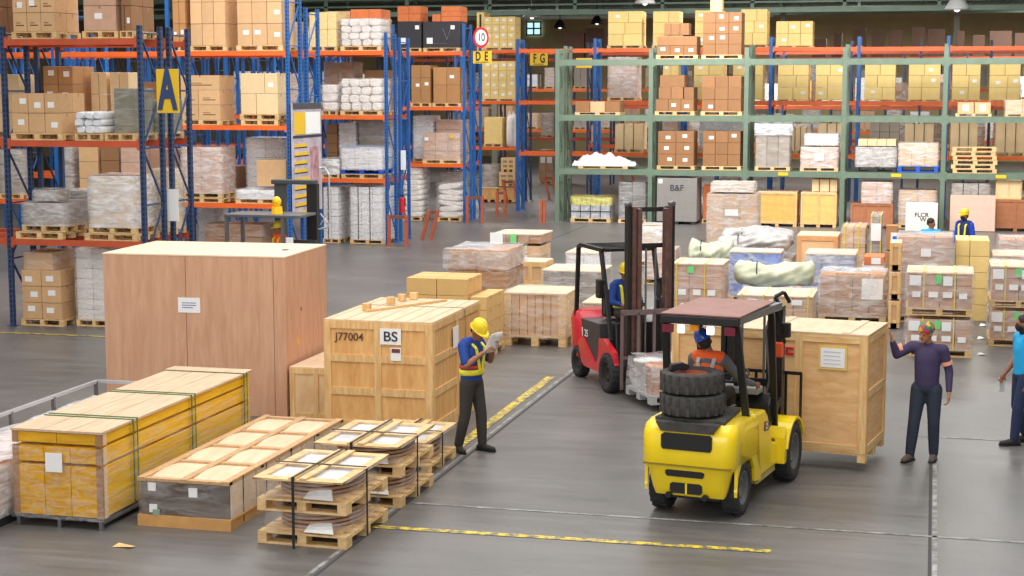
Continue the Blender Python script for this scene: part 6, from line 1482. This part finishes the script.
# seated drivers
def seated(px=0, py=.82, pz=1.24, **k):
    J = dict(pelvis=(px, py, pz), chest=(px, py - .02, pz + .31), neck=(px, py, pz + .5), head=(px, py + .02, pz + .625), shL=(px - .185, py - .01, pz + .43), shR=(px + .185, py - .01, pz + .43), elL=(px - .24, py + .1, pz + .17), elR=(px + .25, py + .1, pz + .17), wrL=(px - .14, py + .32, pz + .12), wrR=(px + .14, py + .34, pz + .14),
             hipL=(px - .09, py + .02, pz - .02), hipR=(px + .09, py + .02, pz - .02), knL=(px - .13, py + .42, pz - .02), knR=(px + .13, py + .42, pz - .02), anL=(px - .12, py + .5, pz - .42), anR=(px + .12, py + .5, pz - .42), toeL=(px - .12, py + .64, pz - .46), toeR=(px + .12, py + .64, pz - .46), curlL=(1.2, 0, 0), curlR=(1.2, 0, 0))
    J.update(k); return J
GREYS = plain('shirt_grey', (96, 98, 106), .8, noise=.1)
person('driver in blue helmet and orange vest on the yellow forklift', YO, YAW2, seated(-.14, .74, 1.19, look=(-.35, 1, -.1), head=(-.2, .76, 1.80), elR=(.2, .9, 1.36), wrR=(.3, 1.16, 1.28)), SKIN, GREYS, DKT, SHO, sleeve=.93, helmet=HB_, vest=(ORV, (RFL, 'v'), [(.3, .025, RFL)]))
person('driver in yellow helmet and blue vest on the red forklift', RO, RYAW, seated(-.06, .72, 1.16, look=(.4, 1, -.2)), SKIN, NAVYS, DKT, SHO, sleeve=.9, helmet=HY, vox=.014, vest=(NAVYS, (YBND, 'o'), [(.3, .03, YBND)]))
q = atY(277, 235, 33.2)
J = dict(STAND); J.update(look=(.5, .9, -.1))
person('worker in yellow helmet behind the plywood box on the reach truck', (q.x, 33.35, .19), math.radians(150), {**J}, SKIN, plain('shirt_red', (200, 50, 40), .8), DKT, SHO, helmet=HY, vox=.02, vest=(ORV, (YBND, 'o'), [(.3, .03, YBND)]), shown_hands=False, scale=.95)
q = atG(965, 262)
q = atY(965, 215, 42.3)
person('worker in yellow helmet, dark face cover and blue vest behind the yellow cartons', (q.x, 42.3, 0), math.radians(150), {**J}, SKIND, plain('shirt_royal', (30, 70, 190), .8), DKT, SHO, helmet=HY, mask=plain('cover_navy', (30, 34, 60), .8), vox=.02, vest=(plain('vest_navy', (26, 40, 100), .8), (YBND, 'o'), [(.3, .03, YBND)]), sleeve=.9, shown_hands=False, scale=1.0)
q = atY(931, 224, 39.6)
J.update(look=(-.9, .5, -.2))
person('dark haired worker in light blue shirt bending behind the white wrapped load', (q.x, 39.6, 0), math.radians(190), {**J}, SKIND, CYAN, DKT, SHO, vox=.02, shown_hands=False, scale=1.01)
# pendant lamps high in the hall
for i, (x, y, Yv, m, lb) in enumerate(((532, 17, 80, plain('shade_pale', (196, 206, 200), .5), 'pale bell pendant lamp above the round sign'), (560, 27, 95, BLK, 'small black pendant lamp before the far window wall'), (597, 23, 95, BLK, 'second small black pendant lamp before the far wall'), (957, 9, 62, plain('shade_grey', (170, 172, 168), .5), 'grey pendant lamp hanging above the end green bay'), (645, 3, 70, LAB, 'white pendant lamp over the first green bays'))):
    c = atY(x, y, Yv); s = .45 if Yv < 90 else .35
    t = thing('pendant_lamp', lb, 'lamp', c)
    B().lathe([(s, -.05), (s * .95, .05), (s * .6, .3), (.12, .42), (.1, .42), (.55 * s, .28), (s * .9, .03)], (0, 0, 0), 'z', 20).build('lamp_shade', m, t, fix=False)
    B().cyl((0, 0, .4), (0, 0, max(.5, 9.85 - c.z)), .03, 8).build('cord', BLK, t, fix=False); B().ell((0, 0, .05), (.14, .14, .16), 10).build('bulb', LAMP, t, fix=False)
# cartons past the 300 that show largest become one heap of stuff
def merge_small(keep=296):
    bpy.context.view_layer.update(); L = []
    for o in bpy.data.objects:
        if o.parent is None and o.get('category') == 'carton' and o.type == 'MESH':
            d = (o.matrix_world.translation - Vector((0, 0, CAMH))).length; s = o.dimensions
            L.append((s.x * s.z / d / d, o.name))
    L.sort(reverse=True)
    b = B(); mats = []
    for a, n in L[keep:]:
        o = bpy.data.objects[n]; M = o.matrix_world.copy()
        for q in [o] + list(o.children):
            W = M if q is o else M @ q.matrix_local
            for p in q.data.polygons:
                m = q.data.materials[p.material_index]
                if m not in mats: mats.append(m)
                b.mat(mats.index(m)); b.add([W @ q.data.vertices[v].co for v in p.vertices], [tuple(range(len(p.vertices)))])
        for q in list(o.children): bpy.data.objects.remove(q)
        bpy.data.objects.remove(o)
    if b.v:
        o = b.build('distant_cartons', mats, None, fix=False); tag(o, 'small far cartons stacked in the deep racks', 'cartons'); o['kind'] = 'stuff'
merge_small()
# ================================================================== LIGHT, CAMERA
w = bpy.data.worlds.new('World'); bpy.context.scene.world = w; w.use_nodes = True
bg = w.node_tree.nodes['Background']; bg.inputs['Color'].default_value = (1.0, .985, .96, 1); bg.inputs['Strength'].default_value = .46
def area(name, loc, sx, sy, power, color=(1, .985, .955), rot=(0, 0, 0)):
    l = bpy.data.lights.new(name, 'AREA'); l.shape = 'RECTANGLE'; l.size = sx; l.size_y = sy; l.energy = power; l.color = color
    o = bpy.data.objects.new(name, l); C.objects.link(o); o.location = loc; o.rotation_euler = rot; return o
area('overhead_area_front', (-6, 17, 13), 22, 16, 2350)  # broad unseen area light added overhead for the soft top light
area('overhead_area_middle', (-8, 38, 12), 26, 12, 2300)  # second unseen overhead area light, added above the middle of the hall
area('foreground_fill', (-4, -6, 9), 24, 7, 1500, rot=(math.radians(68), 0, 0))  # added fill behind the camera, brightens the foreground fronts
area('rear_row_fill', (-4, 50, 9.4), 22, 2, 1100, rot=(math.radians(66), 0, 0))  # added fill aimed over the green rack at the dark rear row
area('load_front_fill', (-7, 31, 12.5), 30, 5, 1700, rot=(math.radians(58), 0, 0))  # added tilted fill that lifts the front faces of the loads
for k, (x, y) in enumerate(((-26, 48), (-8, 54), (2, 52), (-24, 64), (-7, 66), (-22, 84), (-4, 84), (4, 76), (-12, 98), (6, 98))):
    area('far_hall_fill', (x, y, 9.3), 3, 3, 900 if y > 60 else 480)  # added area lights without fixtures, brightening the racks and far hall
cam = bpy.data.cameras.new('camera'); co = bpy.data.objects.new('camera', cam); C.objects.link(co)
cam.sensor_width = 36; cam.lens = 36 * FPX / 1024; cam.clip_end = 400
co.location = (0, 0, CAMH); co.rotation_euler = (PI / 2 - PITCH, 0, YAW)
sc = bpy.context.scene; sc.camera = co
sc.view_settings.view_transform = 'Standard'; sc.view_settings.look = 'None'; sc.view_settings.gamma = 1; sc.view_settings.exposure = 0.26
